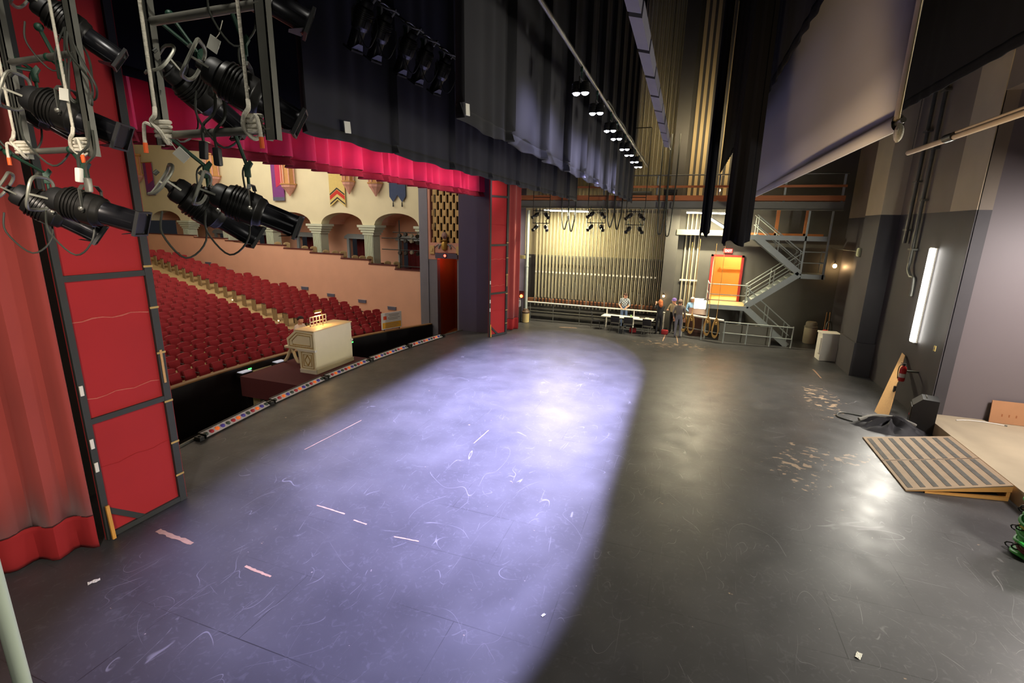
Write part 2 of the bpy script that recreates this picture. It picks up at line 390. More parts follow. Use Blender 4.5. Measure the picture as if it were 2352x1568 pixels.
for a, b_, z in steps: m.prism([hp(a, .22, z-.85), hp(b_, .22, z-.85), hp(b_, 4.3, z-.85), hp(a, 4.3, z-.85)], (0, 0, .1))
struct(m.build('floor_terrace', MAROON))
# arcade wall
ARC = [(3.7, 1.75), (8.25, 1.85), (12.95, 1.85), (17.7, 1.9), (22.6, 1.95), (27.6, 1.95)]
def arch_z(s):
    for c, h in ARC:
        if abs(s-c) < h: return 5.0 + .78*math.sqrt(max(0, 1-((s-c)/h)**2))
    return 4.95
m = MB(); ss = sorted(set([-.2 + .15*k for k in range(208)]))
for s0, s1 in zip(ss, ss[1:]):
    a, b_ = arch_z(s0), arch_z(s1)
    m.prism([hp(s0, 2, a), hp(s1, 2, b_), hp(s1, 2, 11.5), hp(s0, 2, 11.5)], HN*.7)
bmesh.ops.remove_doubles(m.bm, verts=m.bm.verts[:], dist=.001)
struct(m.build('wall_arcade', CREAMH))
m = MB()
for (c, h) in ARC:     # barrel soffits between arcade and box wall
    for k in range(12):
        a0, a1 = PI*k/12, PI*(k+1)/12; f = lambda a: (c-h*math.cos(a), 5.0+.78*math.sin(a))
        (s0, z0), (s1, z1) = f(a0), f(a1); m.prism([hp(s0, 2.7, z0), hp(s1, 2.7, z1), hp(s1, 2.7, z1+.1), hp(s0, 2.7, z0+.1)], HN*1.6)
struct(m.build('ceiling_boxes', PINK))
# box back wall with door niches
DS = [4.2, 8.85, 13.95, 18.8, 23.7]
m = MB(); prev = -.2
for c in DS:
    m.prism([hp(prev, 4.2, 1), hp(c-.85, 4.2, 1), hp(c-.85, 4.2, 6), hp(prev, 4.2, 6)], HN*.3)
    m.prism([hp(c-.85, 4.2, 4.15), hp(c+.85, 4.2, 4.15), hp(c+.85, 4.2, 6), hp(c-.85, 4.2, 6)], HN*.3); prev = c+.85
m.prism([hp(prev, 4.2, 1), hp(30, 4.2, 1), hp(30, 4.2, 6), hp(prev, 4.2, 6)], HN*.3)
struct(m.build('wall_box_back', PINK))
REDD = mat('dark_red_drape_cloth', (92, 18, 22), .9, 0, .2, 5)
for i, c in enumerate(DS):
    m = MB()
    for q in (c-.92, c+.92): m.prism([hp(q-.1, 4.1, 1), hp(q+.1, 4.1, 1), hp(q+.1, 4.1, 4.05), hp(q-.1, 4.1, 4.05)], HN*.15)
    m.prism([hp(c-1.25, 4.1, 4.0), hp(c+1.25, 4.1, 4.0), hp(c+1.25, 4.1, 4.16), hp(c+.9, 4.1, 4.34), hp(c-.9, 4.1, 4.34), hp(c-1.25, 4.1, 4.16)], HN*.15)
    d = struct(m.build('door_%d' % (i+2), BLUEG))
    m = MB(); m.grid(lambda u, v: hp(c-.85+1.7*u, 4.9+.07*math.sin(u*26), 1+3.2*v), 40, 2)
    struct(m.build('door_drape', REDD, d))
# columns between the arches
for i, s0 in enumerate([1.45, 5.98, 10.6, 15.32, 20.15, 25.1]):
    m = MB(); s1 = .36
    m.prism([hp(s0-s1, 2.0, 1.4), hp(s0+s1, 2.0, 1.4), hp(s0+s1, 2.0, 4.4), hp(s0-s1, 2.0, 4.4)], HN*.7)
    for k in range(5): m.prism([hp(s0-s1+.05+.14*k, 1.95, 1.6), hp(s0-s1+.12+.14*k, 1.95, 1.6), hp(s0-s1+.12+.14*k, 1.95, 4.35), hp(s0-s1+.05+.14*k, 1.95, 4.35)], HN*.06)
    for z, e in ((4.38, .1), (4.54, .2), (4.7, .3), (4.86, .4)): m.prism([hp(s0-s1-e, 2-e*.5, z), hp(s0+s1+e, 2-e*.5, z), hp(s0+s1+e, 2-e*.5, z+.15), hp(s0-s1-e, 2-e*.5, z+.15)], HN*(.7+e))
    struct(m.build('pillar_%d' % (i+1), PALEB))
# organ bay beside the proscenium
PINKB = mat('rose_stone_paint', (206, 150, 130), .7, 0, .12, 4)
GRL = mat('gilt_grille_plaster', (206, 172, 112), .6, 0, .12, 8)
DKVOID = mat('organ_void_black', (12, 12, 12), .9, 0, 0)
STRIP = mat('slate_pilaster_paint', (126, 126, 136), .7, 0, .12, 2)
m = MB(); m.b2((-14.45, 24.9, -1.6), (-13.9, 25.3, 11.5)); m.b2((-13.9, 24.95, -1.6), (-13.35, 25.3, 3.4)); m.b2((-12.08, 24.95, -1.6), (-10.3, 25.3, 3.4)); struct(m.build('pillar_7', STRIP))
for a, c in (((-13.95, 24.93, 3.2), (-13.32, 25.3, 4.15)), ((-12.1, 24.93, 3.2), (-10.3, 25.3, 4.15)), ((-13.32, 24.93, 3.6), (-12.1, 25.3, 4.15)), ((-13.95, 24.93, 4.15), (-13.75, 25.3, 11.5)), ((-11.72, 24.93, 4.15), (-10.3, 25.3, 11.5))):
    struct(MB().b2(a, c).build('wall_organ_bay', PINKB))
struct(MB().b2((-13.8, 25.6, 4.1), (-11.0, 25.7, 11.5)).build('wall_organ_void', DKVOID))  # black sheet stands in for the shade behind the grille slots
EXR = mat('dim_red_plaster', (150, 84, 50), .7, 0, .1, 3)
m = MB(); m.b2((-13.6, 27.2, -1.5), (-11.6, 27.3, 3.6)); m.b2((-12.05, 25.3, -1.5), (-11.95, 27.2, 3.6)); m.b2((-13.45, 25.3, -1.5), (-13.35, 27.2, 3.6)); m.b2((-13.6, 25.3, 3.6), (-11.6, 27.3, 3.7)); m.b2((-13.6, 25.3, -1.6), (-11.6, 27.3, -1.5))
struct(m.build('wall_exit_passage', EXR))
lamp('exit_passage_light', 'POINT', (-12.4, 26.4, 3.0), 6, (1, .35, .10), shadow_soft_size=.1)
struct(MB().b2((-13.42, 24.86, 3.28), (-12.02, 25.0, 3.58)).build('trim_7', PURP))
m = MB(); m.b2((-48, 6, 11.5), (-10.3, 31, 11.7)); struct(m.build('ceiling_house', CREAMH))
m = MB(); m.b2((-48, 5.8, -1.6), (-10.3, 6, 11.5)); m.b2((-48, 6, -1.6), (-47.8, 31, 11.5)); struct(m.build('wall_house_rear', CREAMH))

# ------------------------------------------------------------------ drapery, flats, screen
def drape(p, q, z0, z1, amp, wave, seed=0, nz=6, sag=None, flare=0.0, sharp=1.0, seams=0, drop=0.0):
    """pleated cloth from p to q (xy), hem z0 to top z1; folds across the line"""
    rnd = random.Random(seed); p, q = Vector((*p, 0)), Vector((*q, 0)); d = q-p; Ln = d.length; t = d/Ln; nrm = Vector((-t.y, t.x, 0))
    ph = [rnd.uniform(0, 6.28) for _ in range(5)]
    nu = int(max(24, Ln/wave*8)); nu = int(max(nu, Ln/.05)) if seams else min(nu, 420)
    def fn(u, v):
        s = u*Ln; a = 2*PI*s/wave + 1.3*math.sin(2*PI*s/(wave*3.7)+ph[0]) + .8*math.sin(2*PI*s/(wave*6.1)+ph[1])
        f = math.sin(a); f = math.copysign(abs(f)**sharp, f)
        o = amp*f*(.75+.35*math.sin(2*PI*s/(wave*4.3)+ph[2]))
        if seams:
            k = (s/seams) % 1.0; g = min(k, 1-k)*seams
            o -= .12*math.exp(-(g/.03)**2)
        h = 1-v; o *= .65+.5*h
        o += flare*h**6*(1+.5*math.sin(a*.5+ph[3]))
        z = z0+(z1-z0)*v
        if v == 0: z += drop*math.sin(2*PI*s/(wave*2.3)+ph[4])
        return p + t*s + nrm*o + Vector((0, 0, z))
    m = MB(); m.grid(fn, nu, nz); return m

# house valance across the opening: crimson velvet with fringe
vx = -9.2
t = thing('house_valance', 'long pleated crimson velvet valance hanging across the top of the stage opening', 'curtain', (vx, 13.2, 6.55))
o = drape((vx, 4.2), (vx, 21.75), 6.66, 8.9, .24, .70, 3, 4, sharp=.7).build('pleated_cloth', MAG, t, True, .012); o.location = (-vx, -13.2, -6.55)
o = drape((vx, 4.2), (vx, 21.75), 6.46, 6.66, .247, .70, 3, 3, sharp=.7).build('fringe', MAGD, t, True, .016); o.location = (-vx, -13.2, -6.55); o['label'] = 'dark red fringe'

def border(name, x, y0, y1, z0, z1, label, seed, seam, mt=BLKC, wave=.6, amp=.011):
    t = thing(name, label, 'curtain', (x, (y0+y1)/2, z0)); L = Vector((-x, -(y0+y1)/2, -z0))
    o = drape((x, y0), (x, y1), z0+.16, z1, amp, wave, seed, 5, seams=seam).build('cloth', mt, t, True, .01); o.location = L
    o = drape((x, y0), (x, y1), z0, z0+.16, amp*1.5, wave, seed, 3, seams=seam, drop=.02 if seam else .002).build('hem', mt, t, True, .014); o.location = L
    m = MB(); m.cyl((x, y0-.3, z1+.03), (x, y1+.2, z1+.03), .025); o = m.build('batten_pipe', BLK, t, True); o.location = L
    for k in range(5):
        yy = y0+(y1-y0)*(.06+.22*k); m = MB(); m.cyl((x, yy, z1+.03), (x, yy, 15.95), .004, n=5); o = m.build('lift_line', BLK, t); o.location = L
    return t
border('border_curtain', -8.82, 4.4, 21.4, 7.42, 10.5, 'black teaser border hung just above the crimson valance', 15, 0, BLKC2, amp=.008)
def card(parent, c, s, ay=0):
    m = MB(); m.box((0, 0, 0), (.012, s, s*1.15), bevel=.003); o = m.build('number_card', CARDT, parent); o.location = Vector(c)-parent.location; o.rotation_euler = (ay, 0, 0); o['label'] = 'white paper card'
b1 = border('border_curtain', -5.3, 5.9, 24.5, 6.43, 12.5, 'black masking border nearest the crimson valance, running the stage width', 11, 2.35)
card(b1, (-5.22, 6.85, 6.65), .15, .1)
b2 = border('border_curtain', -2.6, 5.3, 24.5, 6.36, 15.2, 'black masking border lit by the row of blue-white stage lamps beside it', 12, 1.75)
card(b2, (-2.53, 5.52, 6.49), .11, .1)
b3 = border('border_curtain', 1.15, 3.4, 24.5, 7.62, 14.5, 'black masking border in front of the white projection screen', 13, 0, BLKC2, amp=.008)
b4 = border('border_curtain', 3.6, 6.5, 24.5, 7.45, 14.5, 'black masking border furthest upstage, above the padded pipe', 14, 0, BLKC2, amp=.008)

def leg_drape(name, c, wd, z0, z1, label, seed, mt=BLKC2, depth=.16):
    t = thing(name, label, 'curtain', (c[0], c[1], z0))
    m = MB(); n = 44; nz = 14; rnd = random.Random(seed); ph = rnd.uniform(0, 6)
    def fn(u, v):
        a = 2*PI*u; r = 1+.16*math.sin(5*a+ph)+.10*math.sin(9*a+2*ph)
        k = 1+.12*math.sin(v*3+ph)*(1-v)
        z = z0+(z1-z0)*v
        if v == 0: z += .05*math.sin(3*a+ph)
        return Vector((c[0]+wd/2*r*k*math.cos(a), c[1]+depth*r*math.sin(a), z))
    m.grid(fn, n, nz); bmesh.ops.remove_doubles(m.bm, verts=m.bm.verts[:], dist=1e-4)
    o = m.build('gathered_cloth', mt, t, True, .01); o.location = -Vector((c[0], c[1], z0))
    m = MB(); m.tube([(wd/2*1.08*math.cos(2*PI*k/24), depth*1.08*math.sin(2*PI*k/24), z1-z0) for k in range(24)], .02, 6, closed=True); m.build('tie_band', WROPE, t)
    m = MB(); m.cyl((0, 0, z1-z0), (0, 0, 15.95-z0), .006, n=5); m.build('lift_line', BLK, t)
    return t
leg_drape('masking_leg', (.80, 9.2), .33, 4.98, 11.5, 'thick bundled black leg drape hanging in front of the white screen', 3)
leg_drape('masking_leg', (.36, 11.2), .15, 5.09, 12.0, 'narrow black leg drape hanging left of the thick bundled black drape', 4, depth=.1)
# projection screen
SCR = mat('matte_screen_cloth', (150, 146, 144), .8, 0, .03, .5)
sx0, sy0, sy1, sz0, sz1 = 1.75, 5.72, 24.6, 6.12, 11.2
t = thing('projection_screen', 'large white projection screen flown above the stage with pipe along its bottom edge', 'screen', (sx0, (sy0+sy1)/2, sz0)); L = -t.location
m = MB(); m.grid(lambda u, v: Vector((sx0+.03*math.sin(u*9+v*2), sy0+(sy1-sy0)*u, sz0+.12+(sz1-sz0-.12)*v)), 40, 8); o = m.build('screen_cloth', SCR, t, True, .006); o.location = L
m = MB(); m.grid(lambda u, v: Vector((sx0+.055*math.cos(v*2*PI), sy0+(sy1-sy0)*u, sz0+.08+.075*math.sin(v*2*PI))), 30, 12); o = m.build('pipe_pocket', SCR, t, True); o.location = L
m = MB(); m.cyl((sx0, sy0-.12, sz0+.08), (sx0, sy1+.1, sz0+.08), .024); o = m.build('bottom_pipe', ALU, t, True); o.location = L
m = MB(); m.grid(lambda u, v: Vector((sx0-.02+.02*math.cos(u*2*PI), sy0-.01+.05*math.sin(u*2*PI), sz0+.1+(sz1-sz0)*v)), 10, 6); o = m.build('edge_webbing', mat('cream_webbing', (222, 204, 160), .8), t, True); o.location = L
m = MB(); m.ball((sx0, sy0-.06, sz0-.02), (.08, .07, .16)); m.tube([(sx0, sy0-.05, sz0+.1), (sx0-.03, sy0-.1, sz0), (sx0, sy0-.06, sz0-.1)], .012, 6); o = m.build('corner_tie', WROPE, t, True); o.location = L
m = MB(); m.cyl((sx0, sy0-.2, sz1), (sx0, sy1+.2, sz1), .03)
for k in range(6): m.cyl((sx0, sy0+.5+k*3.5, sz1), (sx0, sy0+.5+k*3.5, 15.95), .004, n=5)
o = m.build('top_batten', BLK, t, True); o.location = L
# padded pipe upstage, under the furthest border
PAD = mat('tan_foam_sleeve', (182, 160, 128), .8, 0, .12, 4)
t = thing('padded_pipe', 'long pipe in tan foam sleeves hanging beside the upstage wall', 'pipe', (4.35, 10.5, 6.9))
m = MB(); m.cyl((0, -3.5, 0), (0, .86, 0), .045, n=12); m.cyl((0, 1.1, 0), (0, 2.78, 0), .05, n=12); m.build('foam_sleeve', PAD, t, True)
m = MB(); m.cyl((.02, -3.5, .08), (.02, .86, .08), .03, n=10); m.build('second_tube', PAD, t, True)
m = MB(); m.cyl((0, .82, .02), (0, 1.14, .02), .075, n=12); m.build('black_coupling', BLK, t, True)
for y in (-3.4, 2.6): m = MB(); m.cyl((0, y, 0), (0, y, 9.05), .006, n=5); m.build('lift_line', BLK, t)

# red canvas flats (backs seen) beside the opening
def flat(name, label, x, y0, y1, h, seed, rz=0):
    t = thing(name, label, 'stage flat', (x, (y0+y1)/2, 0), rz); hw = (y1-y0)/2
    m = MB(); m.box((-.025, 0, h/2+.01), (.02, hw*2, h)); m.build('canvas', REDF, t)
    FR = mat('dark_green_timber', (44, 46, 42), .7, 0, .2, 4)
    m = MB(); m.b2((-.015, -hw, .01), (.035, -hw+.09, h)); m.build('stile', FR, t)
    m = MB(); m.b2((-.015, hw-.16, .01), (.035, hw-.04, h)); m.build('stile', FR, t)
    for z in (.02, 2.02, 4.25, 6.4):
        m = MB(); m.b2((-.015, -hw+.09, z), (.03, hw-.16, z+.09)); m.build('rail', FR, t)
    m = MB(); m.beam((.0, -hw+.05, .55), (.0, -hw+.62, .06), .03, .09); m.build('corner_brace', FR, t)
    SC_ = mat('faded_seam', (196, 104, 90), .9, 0, .3, 30)
    for z, s in ((1.25, .3), (2.42, .5), (3.65, .9), (5.2, .4)):
        m = MB(); m.tube([(-.008, -hw+.1+(2*hw-.28)*k/8, z+.02*math.sin(k*1.7+z)) for k in range(9)], [.004+.008*s*abs(math.sin(k*2.1+z)) for k in range(9)], 5); m.build('seam', SC_ if s > .4 else REDF, t)
    for z in (.55, 1.2, 2.0, 2.9, 3.7, 4.4):
        m = MB(); m.box((.037, hw-.10, z), (.008, .15, .035), bevel=.003); m.build('gaffer_wrap', mat('tan_tape', (180, 150, 84), .7), t)
    m = MB(); m.b2((.036, hw-.13, 2.35), (.046, hw-.09, 2.95)); m.build('timber_splint', WOOD, t)
    for z in (1.32, 1.72, 2.6):
        m = MB(); m.box((.05, -hw+.03, z), (.02, .05, .16), bevel=.004); m.build('hinge_plate', WHITE, t)
    m = MB(); m.beam((.06, -hw+.06, .62), (.09, -hw+.06, .02), .05, .03); m.build('toggle_stick', mat('yellow_pine', (206, 148, 60), .6), t)
    return t
flat('canvas_flat', 'red canvas flat with dark timber frame beside the near red curtain', -8.52, 4.36, 5.76, 9.5, 1)
flat('canvas_flat', 'red canvas flat with dark timber frame beside the purple proscenium wall', -8.12, 20.6, 21.86, 9.5, 2, -.41)

def house_curtain(name, label, p, q, seed):
    t = thing(name, label, 'curtain', (p[0], p[1], 0)); L = -t.location
    o = drape(p, q, .62, 9.2, .075, .62, seed, 10).build('upper_cloth', REDC, t, True, .012); o.location = L
    o = drape(p, q, .02, .62, .08, .62, seed, 8, flare=.05, drop=.01).build('hem_band', REDHEM, t, True, .012); o.location = L; o['label'] = 'brighter red hem band'
    o = drape(p, q, .605, .63, .086, .62, seed, 1).build('hem_seam', mat('dark_seam', (60, 20, 20), .9), t, True, .012); o.location = L
    m = MB(); m.cyl((p[0], p[1]-.3, 9.25), (q[0], q[1]+.3, 9.25), .04); m.b2((p[0]-.02, p[1], 9.25), (p[0]+.02, p[1]+.04, 15.95)); o = m.build('track', BLK, t); o.location = L
house_curtain('house_curtain', 'gathered red house curtain bunched at the near side of the stage', (-9.62, 2.35), (-8.46, 4.22), 21)
house_curtain('house_curtain', 'gathered red house curtain bunched at the far side of the stage', (-8.05, 22.35), (-7.72, 23.05), 22)
# tan dado bars of wing flat seen behind far curtain: steel pole
t = thing('steel_column', 'pale grey pipe column standing at the left end of the rope rail', 'column', (-8.1, 25.5, 0))
m = MB(); m.cyl((0, 0, .012), (0, 0, 6.0), .085, n=18); m.build('shaft', GSTEEL, t, True)
m = MB(); m.box((0, 0, .006), (.3, .3, .012)); m.build('base_plate', GSTEEL, t)
m = MB(); m.cyl((0, 0, 3.0), (0, 0, 3.05), .1); m.build('collar', GSTEEL, t, True)

# ------------------------------------------------------------------ stage lamps
LEDM = mat('led_lens', (255, 255, 255), .3, emit=((.80, .82, 1.0), 40), var=0)
def led_fixture():
    t = thing('led_stage_lamp', 'x', 'stage lamp', (0, 0, 0), 0, 'row of twin-lens stage lamps')
    m = MB(); m.box((0, 0, -.04), (.05, .06, .12), bevel=.008); m.cyl((0, 0, -.08), (0, 0, -.2), .012); m.build('clamp', GREENP, t, True)
    m = MB(); m.tube([(0, -.2, -.42), (0, -.2, -.22), (0, .2, -.22), (0, .2, -.42)], .012, 6); m.build('yoke', BLK, t)
    for s in (-1, 1):
        m = MB(); M = Matrix.Translation((.1*s, 0, 0)); m.lathe([(.05, -.26), (.09, -.28), (.105, -.36), (.11, -.47), (.09, -.47), (.085, -.44)], 18, M)
        for k in range(4): m.lathe([(.1, -.3-.03*k), (.112, -.305-.03*k), (.1, -.31-.03*k)], 16, M)
        h = m.build('housing', BLK, t, True)
        m = MB(); m.ball((.1*s, 0, -.462), (.165, .165, .10), 16); m.build('lens', LEDM, h, True)
    m = MB(); m.tube(smooth_path([(0, .1, -.3), (.05, .3, -.2), (.02, .35, -.08), (0, .25, .02)]), .008, 5); m.build('cable', CABLE, t)
    bl = lamp('beam', 'SPOT', (0, 0, -.5), 9800, (.52, .50, 1.0), (-2.45, .45, -7.1), t, spot_size=1.04, spot_blend=.25, shadow_soft_size=.09)
    bl.scale = (1.75, 1, 1); bl.rotation_euler = (Matrix.Rotation(.27, 3, 'Z') @ bl.rotation_euler.to_matrix()).to_euler()
    lamp('beam', 'SPOT', (0, 0, -.5), 4200, (.60, .60, 1.0), (-4.9, .3, -7.1), t, spot_size=.50, spot_blend=.7, shadow_soft_size=.09)
    lamp('spill', 'SPOT', (0, 0, -.5), 200, (.62, .60, 1.0), (-.6, 0, -1.0), t, spot_size=2.1, spot_blend=.9, shadow_soft_size=.09)
    return t
BX, BZ = -1.75, 7.60
t = thing('lighting_batten', 'long grey pipe batten carrying the row of blue-white stage lamps', 'pipe', (BX, 13.3, BZ))
m = MB(); m.cyl((0, -8.6, 0), (0, 7.8, 0), .03, n=12); m.build('pipe', ALU, t, True)
m = MB(); m.tube(smooth_path([(.03, -3.0+.7*k, .03+.03*math.sin(k*2.2)) for k in range(16)], 3), .022, 6); m.build('cable_bundle', CABLE, t, True)
for k in range(5): m = MB(); m.cyl((0, -8+3.9*k, 0), (0, -8+3.9*k, 8.35), .005, n=5); m.build('lift_line', BLK, t)
led = led_fixture()
ordw = 'first second third fourth fifth sixth seventh eighth ninth tenth eleventh twelfth thirteenth fourteenth fifteenth sixteenth seventeenth eighteenth nineteenth twentieth twenty-first twenty-second twenty-third twenty-fourth twenty-fifth twenty-sixth twenty-seventh twenty-eighth'.split()
LY = [8.0, 9.4, 11.1, 12.1, 13.7, 14.8, 16.3, 17.6]
for i, y in enumerate(LY):
    o = led if i == 0 else copy_tree(led)
    o.scale = (.68, .68, .8); o.location = (BX, y, BZ-.02); o['label'] = 'twin-lens blue-white stage lamp, %s along the pipe from the viewpoint' % (ordw[i] if i < 7 else 'eighth and last')

# ellipsoidal spotlight: local +X is the beam, hung from a clamp at the origin; unit length .85
RIB = mat('lens_tube_black', (30, 30, 34), .3, .35, .15, 9)
TILTS = {}
def make_spot(tilt):
    key = round(tilt, 1)
    if key in TILTS: return copy_tree(TILTS[key])
    t = thing('ellipsoidal_spotlight', 'x', 'stage lamp', (0, 0, 0)); c = (0, 0, -.34); R = (0, key, 0)
    m = MB(); m.box((0, 0, .0), (.05, .055, .11), bevel=.008); m.prism([(-.02, -.03, .04), (.03, -.03, .1), (.05, -.03, .07), (.01, -.03, .0)], (0, .06, 0)); m.cyl((0, 0, -.05), (0, 0, -.13), .014); m.build('clamp', GREENP, t, True)
    m = MB(); pts = [(.02, -.155, -.37), (.02, -.155, -.17), (.02, -.10, -.125), (.02, .10, -.125), (.02, .155, -.17), (.02, .155, -.37)]
    for a, b_ in zip(pts, pts[1:]): m.beam(a, b_, .035, .008, up=Vector((1, 0, 0)) if abs(Vector(b_)[2]-Vector(a)[2]) > .1 else Vector((0, 0, 1)))
    m.build('yoke', mat('grey_yoke_steel', (84, 84, 78), .45, .4, .2, 9), t)
    Rx = Matrix.Rotation(PI/2, 4, 'Y')
    m = MB(); m.lathe([(.05, -.335), (.085, -.33), (.098, -.30), (.098, -.24), (.085, -.23)], 20, Rx); m.lathe([(.03, -.40), (.035, -.36), (.05, -.34)], 14, Rx)
    o = m.build('lamp_cap', BLKP, t, True, loc=c); o.rotation_euler = R; o.scale = (1, 1.15, 1.15)
    m = MB(); m.tube([(-.445+.03*abs(math.cos(a)), .135*math.copysign(abs(math.cos(a))**.6, math.cos(a)), .135*math.copysign(abs(math.sin(a))**.6, math.sin(a))) for a in [2*PI*k/24 for k in range(24)]], .014, 7, closed=True); m.beam((-.42, -.13, 0), (-.29, -.085, 0), .03, .014); m.beam((-.42, .13, 0), (-.29, .085, 0), .03, .014)
    o = m.build('rear_handle', ALU if False else mat('worn_grey_casting', (128, 128, 116), .45, .4, .2, 12), t, True, loc=c); o.rotation_euler = R; o.scale = (1, 1.15, 1.15)
    m = MB(); m.lathe([(.085, -.23), (.118, -.22), (.125, -.19), (.132, -.02), (.132, .05), (.122, .06), (.118, .10), (.10, .12)], 24, Rx)
    for k in range(5): m.lathe([(.124, -.18+.028*k), (.139, -.176+.028*k), (.139, -.168+.028*k), (.124, -.164+.028*k)], 24, Rx)
    m.box((-.02, .0, -.125), (.14, .06, .03), bevel=.006)
    o = m.build('reflector_housing', BLK, t, True, loc=c); o.rotation_euler = R; o.scale = (1, 1.15, 1.15)
    m = MB(); m.lathe([(.102, .10), (.096, .13), (.092, .40), (.099, .41), (.099, .43)], 20, Rx)
    for k in range(8): a = 2*PI*k/8; m.beam((.13, .088*math.cos(a), .088*math.sin(a)), (.40, .088*math.cos(a), .088*math.sin(a)), .014, .014)
    o = m.build('lens_tube', RIB, t, True, loc=c); o.rotation_euler = R; o.scale = (1, 1.15, 1.15)
    m = MB(); m.b2((.42, -.105, -.105), (.45, .105, -.09)); m.b2((.42, -.105, .09), (.45, .105, .105)); m.b2((.42, -.105, -.09), (.45, -.09, .09)); m.b2((.42, .09, -.09), (.45, .105, .09)); m.prism([(.40, -.1, -.09), (.40, .1, -.09), (.30, .04, -.13), (.30, -.04, -.13)], (.01, 0, .01))
    o = m.build('gel_frame', BLKP, t, loc=c); o.rotation_euler = R; o.scale = (1, 1.15, 1.15)
    m = MB(); m.lathe([(.001, .43), (.07, .425), (.075, .415), (.001, .41)], 16, Rx); o = m.build('lens', mat('glass_lens', (70, 76, 96), .12, 0, 0, spec=.8), t, True, loc=c); o.rotation_euler = R; o.scale = (1, 1.15, 1.15)
    m = MB(); m.lathe([(.016, .0), (.02, .012), (.02, .03), (.008, .04)], 10, Matrix.Translation((.02, -.16, 0)) @ Matrix.Rotation(PI/2, 4, 'X')); o = m.build('side_knob', ALU, t, True, loc=c)
    m = MB(); m.cyl((-.37, 0, -.02), (-.40, 0, -.05), .018); m.tube(smooth_path([(-.38, 0, -.36), (-.40, .02, -.56), (-.24, .06, -.78), (-.06, .05, -.62), (-.05, .12, -.3), (-.06, .1, -.02), (-.02, .06, .06)], 5), .009, 6)
    m.build('power_cable', CABLE, t, True)
    TILTS[key] = t
    return t
def spot(rear, front, label, group, scale=None, rung=None):
    rear, front = Vector(rear), Vector(front); d = front-rear; L = d.length; k = scale or L/.85
    tilt = math.atan2(-d.z, math.hypot(d.x, d.y)); yaw = math.atan2(d.y, d.x)
    first = round(tilt, 1) not in TILTS
    o = make_spot(tilt); mid = rear + d*(.4/.85)
    o.scale = (k, k, k); o.rotation_euler = (0, 0, yaw); o.location = mid + Vector((0, 0, .34*k)); o['label'] = label; o['group'] = group
    if rung:
        q = Matrix.Rotation(-yaw, 3, 'Z') @ (Vector((o.location.x, rung[1], rung[0]))-o.location)/k
        m = MB(); m.tube([(0, 0, .03), (0, 0, .05), q], .016, 7); m.ball(q, (.07, .07, .07), 10); m.build('drop_arm', GREENP, o, True)
    return o

def ladder(label, xl, xr, y, zb, zt, rungs, yaw=0.0):
    cx = (xl+xr)/2; t = thing('lighting_ladder', label, 'lighting ladder', (cx, y, zb), yaw, 'hanging lighting ladders'); hw = abs(xr-xl)/2
    for s in (-1, 1):
        m = MB(); m.b2((s*hw-.032, -.02, -.05), (s*hw+.032, -.014, zt-zb)); m.b2((s*hw-.032, -.02, -.05), (s*hw-.026, .02, zt-zb)); m.b2((s*hw+.026, -.02, -.05), (s*hw+.032, .02, zt-zb)); m.build('upright', STEEL, t)
    for z in rungs:
        m = MB(); m.cyl((-hw, 0, z-zb), (hw, 0, z-zb), .021, n=12); m.build('rung', ALU, t, True)
    m = MB(); m.cyl((-hw-.2, 0, zt-zb), (hw+.2, 0, zt-zb), .024, n=10); m.cyl((0, 0, zt-zb), (0, 0, 15.9-zb), .012, n=6); m.build('hanger', BLK, t, True)
    return t
def rope(label, x, y, zb, zt, side):
    t = thing('rigging_rope', label, 'rope', (x, y, zb))
    m = MB(); m.tube([(0, -.03, .12), (.006*side, -.035, (zt-zb)*.5), (0, -.03, zt-zb)], .0085, 7); m.build('line', WROPE, t, True)
    m = MB()
    for k in range(4): m.tube([(.026*math.cos(a), .026*math.sin(a)*1.4, -.01+.022*k+.006*math.sin(a)) for a in [2*PI*j/12 for j in range(12)]], .011, 6, closed=True)
    m.tube(smooth_path([(0, -.03, .12), (.02, -.05, .08), (-.01, -.05, .05), (.03*side, -.04, .0), (.015*side, 0, -.045), (-.02*side, .03, -.02)]), .011, 6)
    m.build('knot', WROPE, t, True)
    m = MB(); m.tube(smooth_path([(-.02*side, -.04, .03), (-.06*side, -.05, .045), (-.075*side, -.05, 0), (-.08*side, -.05, -.05)]), .009, 6); m.build('tail', WROPE, t, True)
    m = MB(); m.tube([(-.08*side, -.05, -.05), (-.082*side, -.05, -.10)], .011, 7); m.build('taped_end', ORTAPE, t, True)
    return t
# near ladders: the right one at Y = 2.0, the left one at Y = 2.3
p0, p1 = px_y(385, 315, 2.0), px_y(620, 293, 2.0); zb = (p0.z+p1.z)/2; zu = px_y(480, 28, 2.0).z
ladder('hanging lighting ladder right of the other near ladder, against the dark', p0.x-.03, p1.x+.02, 2.0, zb, 9.4, (zb, zu, zu+.62))
rope('white rope knotted to the left end of the right ladder bottom rung', p0.x+.03, 1.96, zb, 8.4, 1)
rope('white rope knotted to the right end of the right ladder bottom rung', p1.x-.05, 1.96, zb, 8.4, -1)
q0, q1 = px_y(62, 352, 2.3), px_y(214, 338, 2.3); zb2 = (q0.z+q1.z)/2; zu2 = px_y(120, 130, 2.3).z
ladder('hanging lighting ladder in front of the red curtain and flat', q0.x, q1.x, 2.3, zb2, 9.4, (zb2, zu2, zu2+.6))
rope('white rope knotted to the left end of the left ladder bottom rung', q0.x+.04, 2.26, zb2, 8.4, 1)
rope('white rope knotted to the right end of the left ladder bottom rung', q1.x-.05, 2.26, zb2, 8.4, -1)
G = 'spotlights on the near lighting ladders'
spot(px_y(470, 440, 1.93), px_y(690, 520, 2.2), 'black spotlight nearest the viewpoint under the right ladder bottom rung', G, rung=(zb, 2.0))
